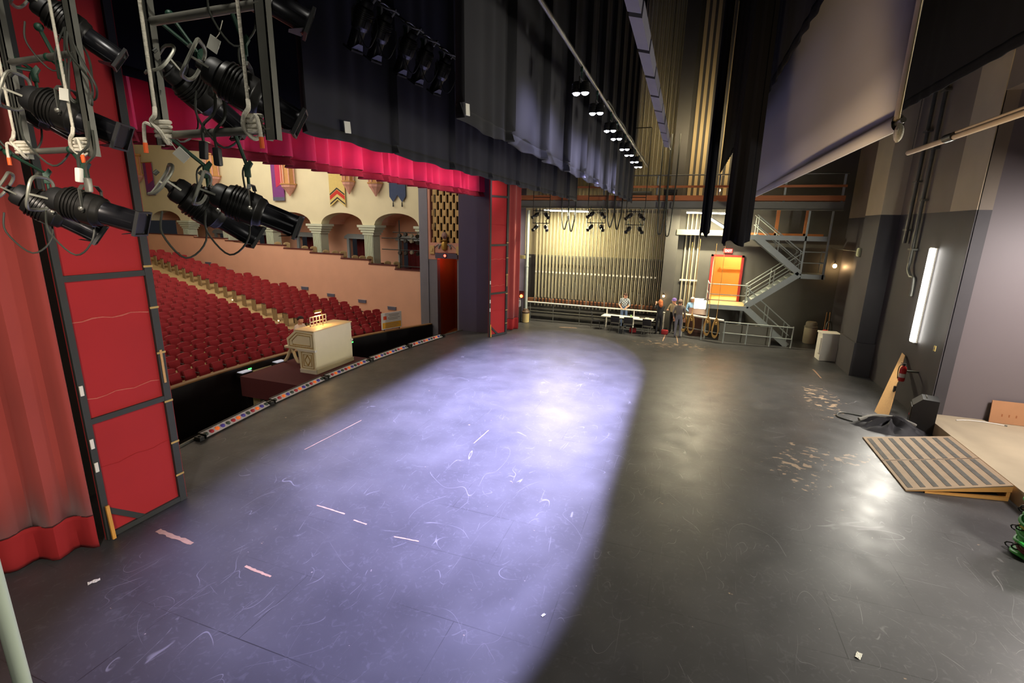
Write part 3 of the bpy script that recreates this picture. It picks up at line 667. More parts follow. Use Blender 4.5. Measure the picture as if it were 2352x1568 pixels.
spot(px_y(378, 420, 2.02), px_y(590, 545, 2.42), 'black spotlight behind the nearest one under the right ladder bottom rung', G, rung=(zb, 2.0))
spot(px_y(455, 140, 1.93), px_y(690, 290, 2.2), 'black spotlight nearest the viewpoint under the right ladder upper rung', G, rung=(zu, 2.0))
spot(px_y(372, 145, 2.02), px_y(560, 300, 2.42), 'black spotlight behind the nearest one under the right ladder upper rung', G, rung=(zu, 2.0))
spot(px_y(480, -90, 1.95), px_y(712, 62, 2.25), 'black spotlight at the top edge of the right ladder with only its front showing', G, rung=(zu+.62, 2.0))
spot(px_y(98, 448, 2.22), px_y(330, 515, 2.52), 'black spotlight with pale handle ring under the left ladder bottom rung', G, rung=(zb2, 2.3))
spot(px_y(15, 428, 2.32), px_y(232, 545, 2.72), 'black spotlight pointing at the red flat under the left ladder bottom rung', G, rung=(zb2, 2.3))
spot(px_y(40, 212, 2.22), px_y(285, 318, 2.52), 'black spotlight with paper tag under the left ladder upper rung', G, rung=(zu2, 2.3))
spot(px_y(-20, 190, 2.32), px_y(215, 330, 2.72), 'black spotlight behind the tagged one under the left ladder upper rung', G, rung=(zu2, 2.3))
spot(px_y(60, -10, 2.25), px_y(280, 140, 2.6), 'dim black spotlight high on the left ladder at the top of the view', G, rung=(zu2+.6, 2.3))
# paper tags and loose plugs hanging on the ladders
def hang_tag(label, p, s, rot, y):
    t = thing('paper_tag', label, 'tag', p); m = MB(); m.box((0, 0, -.03), (s, .003, s*1.2), bevel=.0008); o = m.build('card', CARDT, t); t.rotation_euler = rot
    m = MB(); m.tube([(0, 0, s*.5-.03), (.01, 0, .03), (0, .01, .09)], .002, 5); m.build('string', WROPE, t)
hang_tag('white paper tag hanging above the left ladder bottom rung', px_y(146, 205, 2.2), .06, (0, .15, .3), 2.2)
hang_tag('white paper tag stuck high in the right ladder', px_y(495, 88, 1.98), .055, (.3, .6, .4), 1.9)
hang_tag('tilted white paper tag just below the right ladder bottom rung', px_y(405, 345, 1.96), .055, (.3, -.7, .3), 1.9)
def plug(label, p, tilt, mt):
    t = thing('cable_connector', label, 'plug', p); m = MB(); m.box((0, 0, 0), (.034, .034, .09), bevel=.009); m.build('shell', mt, t, True)
    m = MB(); m.tube(smooth_path([(0, 0, .04), (.0, 0, .12), (.05, .02, .2), (.02, .06, .34)]), .008, 6); m.build('cable', CABLE, t, True); t.rotation_euler = (0, tilt, .3)
plug('pale cable connector dangling beside the left ladder lower spotlights', px_y(182, 402, 2.15), .15, WHITE)
plug('grey cable connector dangling right of the left ladder lower spotlights', px_y(203, 425, 2.15), .05, ALU)
plug('dark cable connector left of the right ladder lower rung centre', px_y(468, 345, 1.96), .1, BLKP)
plug('dark cable connector right of the right ladder lower rung centre', px_y(500, 360, 1.97), 0, BLKP)
# coiled cable bundle on the left ladder
t = thing('cable_bundle', 'bundle of dark cables tied at the top of the left ladder', 'cable', px_y(160, 110, 2.3))
for k in range(7):
    m = MB(); a = random.Random(k).uniform(-.12, .12); m.tube(smooth_path([(a*.2, 0, .12), (a, .02*k-.06, -.05), (a*1.6, .01, -.2-.02*k), (a*.8, .03, -.3), (a*.1+.03, .0, -.1), (0, 0, .12)]), .007, 5); m.build('loop', CABLE, t, True)

# first electric: row of dim spotlights behind the first black border
t = thing('lighting_batten', 'dark pipe batten above the black border carrying dim spotlights', 'pipe', (-4.6, 11, 8.35))
m = MB(); m.cyl((0, -6, 0), (0, 9, 0), .026); m.build('pipe', BLK, t, True)
for y in (-4, 6): m = MB(); m.cyl((0, y, 0), (0, y, 7.6), .005, n=5); m.build('lift_line', BLK, t)
for i, (x, y) in enumerate([(822, 10), (868, 50), (928, 80), (968, 110), (1010, 120)]):
    c = px_x(x, y, -4.6); r_ = Vector((-4.6, c.y, 8.02))
    spot(r_+Vector((.22, 0, .24)), r_+Vector((-.25, .12, -.46)), 'dim spotlight hanging above the black border, %s from the viewpoint' % ordw[i], 'dim spotlights over the first border', .85)
# raceway of border-light panels further upstage
t = thing('border_light', 'long strip of grey border-light panels hung over the centre of the stage', 'stage lamp', (-.62, 11, 7.1))
GP = mat('grey_lamp_panel', (112, 110, 122), .5, .2, .15, 4)
for k in range(9):
    m = MB(); m.prism([(-.06, -7+.95*k, -.05), (.06, -7+.95*k, -.08), (.07, -7+.95*k, .06), (-.06, -7+.95*k, .07)], (0, .85, 0)); m.build('panel', GP, t)
m = MB(); m.cyl((0, -7.2, .12), (0, 3, .12), .025); m.build('pipe', BLK, t, True)
for y in (-5, 0): m = MB(); m.cyl((0, y, .12), (0, y, 8.85), .005, n=5); m.build('lift_line', BLK, t)

# ------------------------------------------------------------------ auditorium objects
# theatre seats: facing the stage, tip-up
def make_seat(side):
    t = thing('theatre_seat', 'x', 'seat', (0, 0, 0))
    m = MB(); m.grid(lambda u, v: Vector((-.17-.11*v+.045*math.sin(PI*u)*math.sin(PI*min(1, v*1.1)), (u-.5)*.50, .40+(.50+.05*math.sin(PI*u))*v)), 8, 6)
    m.grid(lambda u, v: Vector((-.235-.11*v, (u-.5)*.50, .40+(.50+.05*math.sin(PI*u))*v)), 8, 2)
    bmesh.ops.bridge_loops(m.bm, edges=[e for e in m.bm.edges if e.is_boundary]); m.build('backrest', SEAT, t, True)
    m = MB(); m.box((-.03, 0, .60), (.10, .45, .40), bevel=.03, rot=Matrix.Rotation(-.28, 3, 'Y')); m.build('seat', SEAT, t, True)
    m = MB(); m.b2((-.22, .245, 0), (-.10, .29, .60)); m.b2((-.24, .24, .58), (.12, .295, .63), bevel=.012); m.build('armrest', SEATM, t)
    if side:
        m = MB(); m.b2((-.26, -.335, .02), (.20, -.285, .70), bevel=.02); m.build('end_panel', TANP, t)
        m = MB(); m.b2((-.24, -.34, .70), (.14, -.28, .735), bevel=.01); m.build('armrest', SEATM, t)
    return t
SEATP = [make_seat(0), make_seat(1)]; used = [False, False]
panel_dir = (Vector((-8.50, 5.76, 0)))
n_seat = 0
def put_seat(R, deg, end, label, group):
    global n_seat
    p = pol(R, deg, rz_(R)); k = 1 if end else 0
    o = SEATP[k] if not used[k] else copy_tree(SEATP[k]); used[k] = True
    o.location = p; o.rotation_euler = (0, 0, -math.radians(deg)); o['label'] = label; o['group'] = group; n_seat += 1
W = .60
for r in range(26):
    R = 26.75 + 1.10*r
    # wall-side block: from the aisle to the terrace wall
    a = 14.6 + math.degrees(.34/R); k = 0
    while True:
        p = pol(R, a)
        if (p-HO).dot(HN) > -.42 or p.x > -15.2 or k > 16: break
        if R < 49:
            put_seat(R, a, k == 0, ('red plush theatre seat %s from the aisle, %s row of the wall-side block' % (ordw[k], ordw[r])) if k else ('tan-panelled red aisle seat, %s row of the wall-side block' % ordw[r]), 'theatre seats in the wall-side block')
        k += 1; a += math.degrees(W/R)
    # centre block: from the aisle towards the near side, as far as the opening shows
    a = 12.4 - math.degrees(.34/R); k = 0
    while True:
        p = pol(R, a); z = rz_(R)+.9
        if p.x/p.y < -8.50/5.4 or k > 17: break
        put_seat(R, a, False, 'red plush theatre seat %s from the aisle, %s row of the centre block' % (ordw[k], ordw[r]), 'theatre seats in the centre block')
        k += 1; a -= math.degrees(W/R)
print('seats', n_seat)

# glowing step lights by the aisle
for nm, xy in (('nearer', (617, 742)), ('farther', (460, 695))):
    p = px_x(*xy, -21.5 if nm == 'nearer' else -26.5)
    R = math.hypot(p.x-HC.x, p.y-HC.y); z = rz_(R)+.25
    t = thing('aisle_light', 'small warm glowing aisle light on a seat end, the %s of two' % nm, 'aisle light', pol(R, 14.25, z))
    m = MB(); m.box((0, 0, 0), (.14, .06, .12), bevel=.012); m.build('hood', TANP, t)
    m = MB(); m.box((0, -.035, -.01), (.08, .02, .06)); m.build('lens', mat('amber_glow', (255, 190, 120), emit=((1, .5, .2), 9), var=0), t)
    m = MB(); m.cyl((0, 0, -.06), (0, 0, -.25), .012); m.build('stalk', SEATM, t)
# blue-grey plaques along the terrace wall
BG2 = mat('slate_blue_plaque', (92, 96, 116), .6, 0, .1, 5)
for i, (x, y) in enumerate([(478, 605), (527, 622), (580, 640), (636, 658), (700, 662), (760, 678), (832, 692), (900, 708)]):
    d = ray(x, y); tt = (HO+HN*-.03-EYE).dot(HN)/d.dot(HN); p = EYE+d*tt
    t = thing('wall_plaque', 'slate-blue plaque on the salmon terrace wall, %s from the rear' % ordw[i], 'plaque', p, math.atan2(HU.y, HU.x), 'plaques on the terrace wall')
    m = MB(); m.box((0, 0, 0), (.62, .05, .18), bevel=.01); m.build('plate', BG2, t)
    m = MB(); m.box((0, 0, .1), (.66, .07, .03)); m.build('ledge', STRIP, t)
# box chairs behind the terrace cap
CHAIRT = mat('straw_chair_fabric', (156, 132, 92), .7, 0, .15, 8)
bc = thing('box_chair', 'x', 'chair', (0, 0, 0))
m = MB(); m.box((0, 0, .44), (.46, .44, .07), bevel=.02); m.build('seat', CHAIRT, bc, True)
m = MB(); m.grid(lambda u, v: Vector((-.2-.03*v-.04*math.sin(PI*u), (u-.5)*.44, .5+(.38+.08*math.sin(PI*u))*v)), 8, 4); m.build('backrest', CHAIRT, bc, True, .04)
for sx_ in (-1, 1):
    for sy_ in (-1, 1): m = MB(); m.cyl((.19*sx_, .18*sy_, 0), (.19*sx_, .18*sy_, .42), .016, n=8); m.build('leg', DWOOD, bc)
spots_ = [(s, next(z for a, b_, z in steps if a <= s < b_)) for s in (2.6, 3.3, 4.7, 5.3, 5.9, 6.9, 7.6, 8.4, 9.5, 10.3, 12.0, 12.9)]
for i, (s, z) in enumerate(spots_):
    o = bc if i == 0 else copy_tree(bc); p = hp(s, .72, z-.75); o.location = p; o.rotation_euler = (0, 0, -.5)
    o['label'] = 'straw-coloured box chair behind the stepped terrace cap, %s from the stage' % ordw[i]; o['group'] = 'chairs in the terrace boxes'

# heraldic banners and plaster corbels on the arcade wall
PURB = mat('purple_banner_cloth', (120, 60, 128), .8, 0, .15, 6); CRIB = mat('crimson_banner_cloth', (188, 48, 84), .8, 0, .1, 6)
YELB = mat('yellow_banner_cloth', (212, 190, 116), .8, 0, .1, 6); REDB = mat('scarlet_banner_cloth', (196, 52, 40), .8, 0, .1, 6)
BLUB = mat('slate_blue_banner_cloth', (58, 72, 104), .8, 0, .15, 6); BLKB = mat('dark_banner_trim', (52, 50, 48), .8, 0, .1, 6)
def hquad(m, s0, z0, s1, z1, n, th=.02): m.prism([hp(s0, n, z0), hp(s1, n, z0), hp(s1, n, z1), hp(s0, n, z1)], HN*th)
def banner(label, s, w, z0, z1, main, kind):
    t = thing('heraldic_banner', label, 'banner'); n = 1.86; h = w/2
    m = MB()
    if kind == 'swallow': m.prism([hp(s-h, n, z1), hp(s+h, n, z1), hp(s+h, n, z0+.35), hp(s+h*.55, n, z0), hp(s, n, z0+.45), hp(s-h*.55, n, z0), hp(s-h, n, z0+.35)], HN*.02)
    elif kind == 'chevron': m.prism([hp(s-h, n, z1), hp(s+h, n, z1), hp(s+h, n, z0), hp(s, n, z0+.45), hp(s-h, n, z0)], HN*.02)
    else: hquad(m, s-h, z0, s+h, z1, n)
    m.build('cloth', main, t)
    if kind == 'chevron':
        for dz, mm, nm in ((.12, BLKB, 'dark_chevron'), (.42, REDB, 'red_chevron'), (.72, BLKB, 'dark_chevron')):
            hh = .26 if mm is REDB else .1
            m = MB(); m.prism([hp(s-h+.03, n-.012, z0+dz+.02), hp(s, n-.012, z0+dz+.42), hp(s+h-.03, n-.012, z0+dz+.02), hp(s+h-.03, n-.012, z0+dz+.02+hh), hp(s, n-.012, z0+dz+.42+hh), hp(s-h+.03, n-.012, z0+dz+.02+hh)], HN*.01); m.build(nm, mm, t)
    if kind == 'split':
        m = MB(); m.prism([hp(s-h, n-.012, z1), hp(s+h*.3, n-.012, z1), hp(s+h*.3, n-.012, z0+.9), hp(s-h*.9, n-.012, z0+1.2)], HN*.01); m.build('crimson_panel', CRIB, t)
        m = MB(); hquad(m, s-h, z0, s+h, z0+.25, n-.012, .01); m.build('grey_border', BG2, t)
    if kind == 'swallow':
        for q in (-.55, .55): m = MB(); m.cyl(hp(s+h*q, n, z0), hp(s+h*q, n, z0-.28), .03, .05, 8); m.build('tassel', BLKB, t)
    m = MB(); m.cyl(hp(s-h-.1, n-.02, z1), hp(s+h+.1, n-.02, z1), .03, n=8); m.build('pole', GOLD, t)
banner('purple and crimson heraldic banner left of a plaster corbel on the buff wall', 13.85, 1.15, 6.55, 9.3, PURB, 'split')
banner('yellow heraldic banner with red and dark chevrons on the buff wall', 8.35, 1.35, 6.15, 8.9, YELB, 'chevron')
banner('slate-blue swallow-tailed heraldic banner nearest the organ grille', 3.4, 1.25, 6.45, 8.6, BLUB, 'swallow')
banner('purple heraldic banner farthest back in the auditorium', 28.9, 1.2, 7.0, 9.6, PURB, 'split')
CORB = mat('rose_plaster_corbel', (214, 160, 144), .7, 0, .15, 8)
def corbel(label, s, z, w):
    t = thing('plaster_corbel', label, 'wall corbel'); M = Matrix.Translation(hp(s, 1.75, z))
    m = MB(); m.lathe([(.04, -.75), (.10, -.62), (.30*w, -.3), (.42*w, -.16), (.46*w, 0)], 8, M); m.build('pendant', CORB, t)
    m = MB(); m.lathe([(.50*w, 0), (.52*w, .08), (.36*w, .1), (.36*w, 1.5), (.48*w, 1.55), (.45*w, 1.7)], 8, M); m.build('lantern_body', mat('ochre_plaster', (200, 150, 92), .7, 0, .15, 6), t)
    for k in range(8): m = MB(); a = 2*PI*k/8; m.cyl(M @ Vector((.42*w*math.cos(a), .42*w*math.sin(a), .08)), M @ Vector((.42*w*math.cos(a), .42*w*math.sin(a), 1.5)), .04, n=6); m.build('colonnette', CORB, t)
corbel('rose plaster lantern corbel beside the purple and crimson banner', 12.6, 7.6, 1.15)
corbel('rose plaster lantern corbel hiding part of the yellow chevron banner', 7.2, 7.7, .9)
corbel('rose plaster lantern corbel left of the slate-blue banner', 5.0, 7.55, 1.0)
corbel('rose plaster lantern corbel farthest back, beside the red flat edge', 30.4, 8.6, 1.6)
corbel('ochre and rose plaster lantern corbel seen between the hanging spotlights', 20.5, 8.3, 1.3)

# organ grille with crest
t = thing('organ_grille', 'gilt lattice organ grille with dark slots above the exit passage', 'organ grille', (-12.75, 25.05, 4.15))
m = MB(); x0 = -13.72; cw = .40
for r in range(12):
    z = 4.75 + .62*r
    for k in range(6):
        xx = x0 + cw*k + (cw/2 if r % 2 else 0)
        a0, a1 = max(xx-.15, x0), min(xx+.15, x0+2.0)
        if a1-a0 < .03: continue
    # plaster between slots: columns of pinched blocks
for k in range(11):
    xx = x0 + .2*k
    for r in range(7):
        z = 4.25 + 1.24*r*.62 + (.385 if k % 2 else 0)
        m.b2((xx-.1 if k else xx, 25.06, z-.16), (xx+.1 if k < 10 else xx, 25.2, z+.16))
    for r in range(26):
        z = 4.2+.2*r; w_ = .035
        m.b2((xx-.1-w_, 25.08, z), (xx-.1+w_, 25.18, z+.2)) if k else None
m.build('lattice', GRL, t, loc=-t.location)
m = MB(); m.ball((-12.84, 24.9, 4.55), (.34, .2, .42), 14); m.ball((-12.84, 24.82, 4.5), (.12, .14, .14)); m.build('carved_head', mat('painted_carving', (150, 118, 112), .7, 0, .3, 25), t, True, loc=-t.location)
m = MB(); m.lathe([(.05, -.5), (.16, -.42), (.2, -.1), (.12, .02), (.22, .1)], 12, Matrix.Translation((-12.84, 24.92, 4.2))); m.build('bracket', GOLD, t, True, loc=-t.location)
for sgn in (-1, 1):
    m = MB(); m.tube([(-12.84+sgn*(.18+.05*k+.12*math.sin(k*.9)), 24.9, 3.95+.12*math.cos(k*1.1)) for k in range(9)], [.05-.004*k for k in range(9)], 6); m.build('scroll', mat('blue_grey_scroll', (140, 140, 140), .6, 0, .2, 9), t, True, loc=-t.location)
for xx in (-13.63, -11.95):
    m = MB(); m.b2((xx-.15, 24.86, 3.5), (xx+.15, 24.94, 3.98), bevel=.015); m.b2((xx-.06, 24.83, 3.66), (xx+.06, 24.87, 3.82), bevel=.01); m.build('rosette_panel', GRL, t, loc=-t.location)
t = thing('exit_lamp', 'small glowing red lamp above the exit passage under the organ grille', 'exit lamp', (-12.78, 24.82, 3.44))
m = MB(); m.box((0, .02, 0), (.18, .04, .18)); m.build('back_box', BLKP, t)
m = MB(); m.ball((0, -.01, 0), (.15, .07, .15)); m.build('lens', mat('red_glow', (255, 40, 30), emit=((1, .05, .03), 9), var=0), t, True)
lamp('glow', 'POINT', (0, .5, -.35), 8, (1, .06, .03), None, t, shadow_soft_size=.05)
# lighting tower in the box next to the organ bay
t = thing('lighting_tower', 'black pipe lighting tower with round lamps standing in the box beside the organ grille', 'lighting tower', hp(1.7, 1.3, 1.65))
for s in (.5, 2.9):
    m = MB(); m.cyl(hp(s, 1.3, 1.66), hp(s, 1.3, 5.35), .035, n=10); m.build('upright', BLK, t, True, loc=-t.location)
for z in (2.55, 3.55, 4.25, 4.62):
    m = MB(); m.cyl(hp(.2, 1.3, z), hp(4.3 if z < 4.3 else 3.4, 1.3, z), .03, n=10); m.build('crossbar', BLK, t, True, loc=-t.location)
for zi, z in enumerate((4.62, 4.25, 3.55)):
    for k in range(6 if zi != 1 else 5):
        p = hp(.55+.45*k, 1.2, z-.16+.05*math.sin(k*2+zi)); m = MB(); m.lathe([(.05, -.1), (.11, -.06), (.125, .08), (.11, .12)], 12, Matrix.Translation(p) @ Matrix.Rotation(PI/2+.2*math.sin(k), 4, 'X')); m.cyl(p, p+Vector((0, 0, .16)), .015, n=6); m.build('lamp_head', BLK if k % 3 else ALU, t, True, loc=-t.location)

# footlight strips along the apron edge
FL = [mat('lens_dark_green', (60, 74, 66), .2, var=.1), mat('lens_ruby', (170, 40, 52), .2, var=.1), mat('lens_amber', (238, 96, 28), .2, var=.1, emit=((1, .25, .05), .25)), mat('lens_blue', (76, 66, 158), .2, var=.1)]
FLW = mat('pale_lamp_tray', (196, 190, 192), .5, .2, .2, 14)
def yaw_at(y): return math.atan2(apron_x(y+.3)-apron_x(y-.3), .6)
for i in range(5):
    y0 = 7.75+2.45*i; yc = y0+1.12; n = 13
    t = thing('footlight_strip', 'footlight strip of coloured lenses, %s from the near red flat along the apron' % ordw[i], 'footlight', (apron_x(yc)+.17, yc, 0), -yaw_at(yc), 'footlight strips along the apron')
    m = MB(); m.prism([(-.10, -1.12, .004), (.09, -1.12, .004), (.08, -1.12, .03), (-.06, -1.12, .12), (-.10, -1.12, .12)], (0, 2.24, 0)); m.build('tray', FLW, t)
    m = MB(); m.b2((-.13, -1.14, .004), (-.10, 1.14, .14)); m.b2((-.10, -1.14, .004), (.10, -1.12, .12)); m.b2((-.10, 1.12, .004), (.10, 1.14, .12)); m.b2((.09, -1.12, .004), (.10, 1.12, .03)); m.build('shield', BLK, t)
    for k in range(n):
        m = MB(); m.ball((0.005, -1.05+2.10*k/(n-1), .075), (.115, .125, .105), 12); m.build('lens', FL[k % 4], t, True)
for i in range(6):
    y = 7.63+2.45*i
    t = thing('floor_pocket', 'small black floor pocket box at the apron edge, %s from the near flat' % ordw[i], 'box', (apron_x(y)+.16, y, .004), 0, 'floor pockets between the footlights')
    m = MB(); m.box((0, 0, .05), (.2, .12, .1), bevel=.012); m.build('box', BLKP, t)
    m = MB(); m.cyl((.0, 0, .1), (0, 0, .125), .03); m.build('socket', BLK, t)
m = MB()
for y in [7.0+.5*k for k in range(32)]: m.beam((apron_x(y)-.0, y, .02), (apron_x(y+.5)-.0, y+.5, .02), .05, .05)
struct(m.build('trim_8', STEEL))

# organ lift, console, bench
CARP = mat('maroon_carpet', (86, 34, 40), .9, 0, .15, 20)
t = thing('organ_lift', 'maroon-carpeted organ lift platform with a raw timber edge facing the stage', 'platform', (-13.3, 14.5, -2.6))
m = MB(); m.b2((-1.5, -2.0, 1.5), (1.38, 1.9, 2.25)); m.build('deck', CARP, t)
m = MB(); m.b2((1.38, -2.0, 1.45), (1.44, 1.9, 2.252)); m.build('edge_board', WOOD, t)
m = MB(); [m.b2((x-.15, y-.15, 0), (x+.15, y+.15, 1.5)) for x in (-1, .9) for y in (-1.4, 1.3)]; m.build('lift_screw', STEEL, t)
CB = -.348
t = thing('organ_console', 'ivory and gilt theatre organ console with a plain white back turned to the stage', 'organ console', (-12.45, 14.82, CB))
w2 = 1.04
prof = [(-.02, 0), (-.02, 1.58), (-.85, 1.60), (-1.28, 1.26), (-1.24, .93), (-.80, .86), (-.72, .12), (-.72, 0)]
m = MB(); m.b2((-.03, -w2, .02), (0, w2, 1.6)); m.b2((-.0, -w2-.02, 0), (.03, w2+.02, .14)); m.build('back_panel', IVORY, t)
for s in (-1, 1):
    m = MB(); m.prism([(x, s*w2-.03, z) for x, z in prof], (0, .06, 0)); e = m.build('end_panel', IVORY, t)
    m = MB(); yy = s*(w2+.032)
    def strip(pts): m.tube([(x, yy, z) for x, z in pts], .014, 5, closed=True)
    strip([(-.08, .98), (-.08, 1.5), (-.8, 1.52), (-1.16, 1.22), (-1.15, 1.0)]); strip([(-.18, 1.06), (-.18, 1.42), (-.75, 1.44), (-1.02, 1.2), (-1.0, 1.06)])
    strip([(-.10, .2), (-.10, .80), (-.62, .80), (-.62, .2)])
    strip([(-.18, .28), (-.18, .72), (-.54, .72), (-.54, .28)])
    for k in range(8): m.ball((-.25-.09*k, yy, .99), (.05, .02, .04), 8)
    m.tube([(-.36+.11*math.cos(a), yy, .5+.15*math.sin(a)*(1+.3*math.cos(4*a))) for a in [2*PI*k/24 for k in range(24)]], .016, 5, closed=True)
    m.build('gilt_moulding', GOLD, e, True)
    m = MB(); m.b2((-.80, s*w2-.06, .84), (.02, s*w2+.06, .92)); m.b2((-.74, s*w2-.05, 0), (.02, s*w2+.05, .14)); m.build('plinth_band', WHITE, t)
m = MB(); m.b2((-.88, -w2-.05, 1.6), (.02, w2+.05, 1.64), bevel=.008); m.build('top_board', mat('warm_ivory_top', (228, 200, 150), .4, 0, .05, 3), t)
m = MB(); m.b2((-1.22, -w2+.03, .93), (-.7, w2-.03, 1.05)); m.b2((-.72, -w2+.03, .02), (-.68, w2-.03, .93)); m.build('key_bed', IVORY, t)
for r in range(4):
    m = MB(); m.b2((-1.2+.12*r, -.6, 1.06+.06*r), (-1.08+.12*r, .6, 1.10+.06*r)); m.build('keyboard', WHITE, t)
m = MB(); m.grid(lambda u, v: Vector((-.72+.1*math.cos(PI*u)-.0, -w2+.05+2*(w2-.05)*u, 1.28+.3*v)), 16, 2); m.build('stop_rail', IVORY, t, False, .03)
m = MB(); fx = -.62
for z in (1.66, 1.80, 1.98): m.b2((fx, -.55, z), (fx+.02, .35, z+.035))
for k in range(6): m.b2((fx, -.55+.174*k, 1.64), (fx+.02, -.52+.174*k, 2.0))
m.build('music_rack', IVORY, t)
m = MB(); m.tube(smooth_path([(-.4, -.1, 1.64), (-.42, -.1, 2.1), (-.55, -.1, 2.2)]), .012, 6); m.build('lamp_stem', GOLD, t)
m = MB(); m.cyl((-.60, -.28, 2.19), (-.60, .08, 2.19), .05, n=12); m.build('lamp_shade', GOLD, t, True)
m = MB(); m.cyl((-.60, -.26, 2.135), (-.60, .06, 2.135), .018, n=8); m.build('lamp_tube', mat('warm_tube', (255, 220, 160), emit=((1, .62, .25), 14), var=0), t)
lamp('rack_light', 'AREA', (-.60, -.1, 2.1), 12, (1, .6, .25), (-.5, -.1, 1.6), t, shape='RECTANGLE', size=.3, size_y=.1)
t = thing('organ_bench', 'ivory organ bench with splayed carved legs behind the console', 'bench', (-14.42, 15.3, CB+.01)); t.scale = (1.15, 1.2, 1.25)
m = MB(); m.box((0, 0, .52), (.42, 1.3, .08), bevel=.02); m.build('seat', IVORY, t, True)
for s in (-1, 1):
    m = MB()
    for d in (-1, 1): m.tube(smooth_path([(0, s*.55, .5), (d*.1, s*.55, .34), (d*.16, s*.56, .2), (d*.27, s*.57, .055), (d*.32, s*.57, .055)]), [.05]*24+[.03], 8)
    m.build('leg', IVORY, t, True)
# sign on the pit rail
t = thing('sign_board', 'white and amber sign board standing on the pit rail below the organ grille', 'sign', (-13.9, 22.3, -.56), -.36)
t.location = pol(25.8, 21.0, -.565); t.rotation_euler = (0, 0, math.radians(-21))
bw = .66
m = MB(); m.b2((-.02, -bw, .06), (.02, bw, .98), bevel=.008); m.build('board', WHITE, t)
AMBR = mat('amber_print', (232, 170, 40), .6, 0, .05, 3)
m = MB(); m.b2((.021, -bw+.05, .12), (.025, bw-.05, .44)); m.build('amber_band', AMBR, t)
m = MB(); m.b2((.021, -bw+.12, .60), (.026, -bw+.32, .80)); m.build('red_mark', mat('orange_red_print', (226, 76, 30), .6, var=0), t)
m = MB()
for k, (a, b_, z) in enumerate([(-.2, .5, .84), (-.15, .45, .76), (-.25, .55, .66), (-.2, .4, .58)]): m.b2((.021, a, z), (.025, b_, z+.03))
for k, (a, b_, z) in enumerate([(-.45, .45, .34), (-.35, .5, .26), (-.45, .3, .18)]): m.b2((.026, a, z), (.028, b_, z+.02))
m.build('print_lines', mat('grey_print', (150, 146, 130), .6, var=0), t)
m = MB(); [m.b2((-.02, y-.02, 0), (.02, y+.02, .08)) for y in (-.5, .5)]; m.build('foot', BLKP, t)
# pit furniture on the rail
def rail_box(label, deg, mt):
    t = thing('equipment_box', label, 'light box', pol(25.42, deg, -.95), math.radians(-deg))
    m = MB(); m.box((0, 0, .10), (.36, .5, .2), bevel=.01); m.build('case', BLKP, t); m = MB(); m.box((.02, 0, .215), (.3, .44, .03), bevel=.008); m.build('pale_top', mt, t)
    m = MB(); m.cyl((0, 0, -1.65), (0, 0, 0), .03); m.build('stand', BLK, t)
PB = mat('pale_blue_self_lit_top', (206, 214, 232), .6, var=.05, emit=((.75, .82, 1), .25))  # faint emission put into the box tops to brighten them
rail_box('pale-topped equipment box on a stand at the pit rail, nearer the red flat', 1.6, PB)
rail_box('pale-topped equipment box on a stand at the pit rail, beside the organ lift', 5.4, PB)
for nm, d in (('left of the organ console', 2.6), ('right of the organ console', 15.0)):
    t = thing('marker_light', 'tiny green glowing marker light on the pit rail %s' % nm, 'marker light', pol(25.66, d, -.78), math.radians(-d))
    m = MB(); m.box((0, 0, 0), (.03, .2, .1), bevel=.006); m.build('case', BLKP, t)
    m = MB(); m.box((.02, 0, 0), (.012, .16, .06)); m.build('lens', mat('green_glow', (60, 255, 90), emit=((.08, 1, .15), 3), var=0), t)
t = thing('pit_door', 'cream panelled pit door in the black rail behind the organ lift', 'door', pol(25.62, 4.3, -2.59), math.radians(-4.3))
m = MB(); m.b2((-.03, -.75, 0), (.03, .75, 1.7)); m.build('leaf', CREAMW, t)
m = MB(); [m.b2((.03, a, .2), (.05, a+.6, 1.5), bevel=.008) for a in (-.68, .08)]; m.build('panel', CREAMW, t)
m = MB(); m.ball((.07, .02, .9), (.05, .05, .05)); m.build('knob', ALU, t)

# ------------------------------------------------------------------ far wing: rigging wall, gallery, stair
TBAR = mat('cream_rigging_rail', (192, 184, 154), .5, .1, .1, 3)
t = thing('counterweight_rigging', 'wall of cream counterweight guide rails behind the white handrail', 'rigging wall', (-4.5, 26.4, 0))
nr = 36
for k in range(nr):
    x = -7.85+.197*k; m = MB(); m.b2((x-.03, 26.40, .75), (x+.03, 26.50, 15.7)); m.b2((x-.008, 26.34, .75), (x+.008, 26.40, 15.7)); m.build('guide_rail', TBAR, t, loc=-t.location)
for k in range(nr-1):
    x = -7.75+.197*k; m = MB(); m.cyl((x, 26.30, .9), (x, 26.30, 15.6), .014, n=6); m.build('hand_line', mat('grey_hand_line', (136, 130, 108), .8, 0, .15, 5), t, True, loc=-t.location)
m = MB(); m.b2((-8.2, 26.05, 1.02), (-.98, 26.32, 1.20)); m.build('lock_rail', mat('rust_brown_steel', (128, 82, 54), .6, .2, .25, 5), t, loc=-t.location)
m = MB(); m.b2((-8.2, 26.1, .2), (-.98, 26.3, .32)); m.b2((-8.2, 26.1, .6), (-.98, 26.3, .68)); m.build('base_angle', DARK, t, loc=-t.location)
for k in range(nr-1):
    x = -7.76+.197*k; m = MB(); m.b2((x-.028, 26.0, 1.02), (x+.028, 26.06, 1.3)); m.build('rope_lock', BLKP if k % 5 else ALU, t, loc=-t.location)
for k in range(nr-2):
    x = -7.80+.197*k; m = MB(); m.box((x, 26.32, 2.69), (.10, .012, .09)); m.build('label_card', CARDT, t, loc=-t.location)
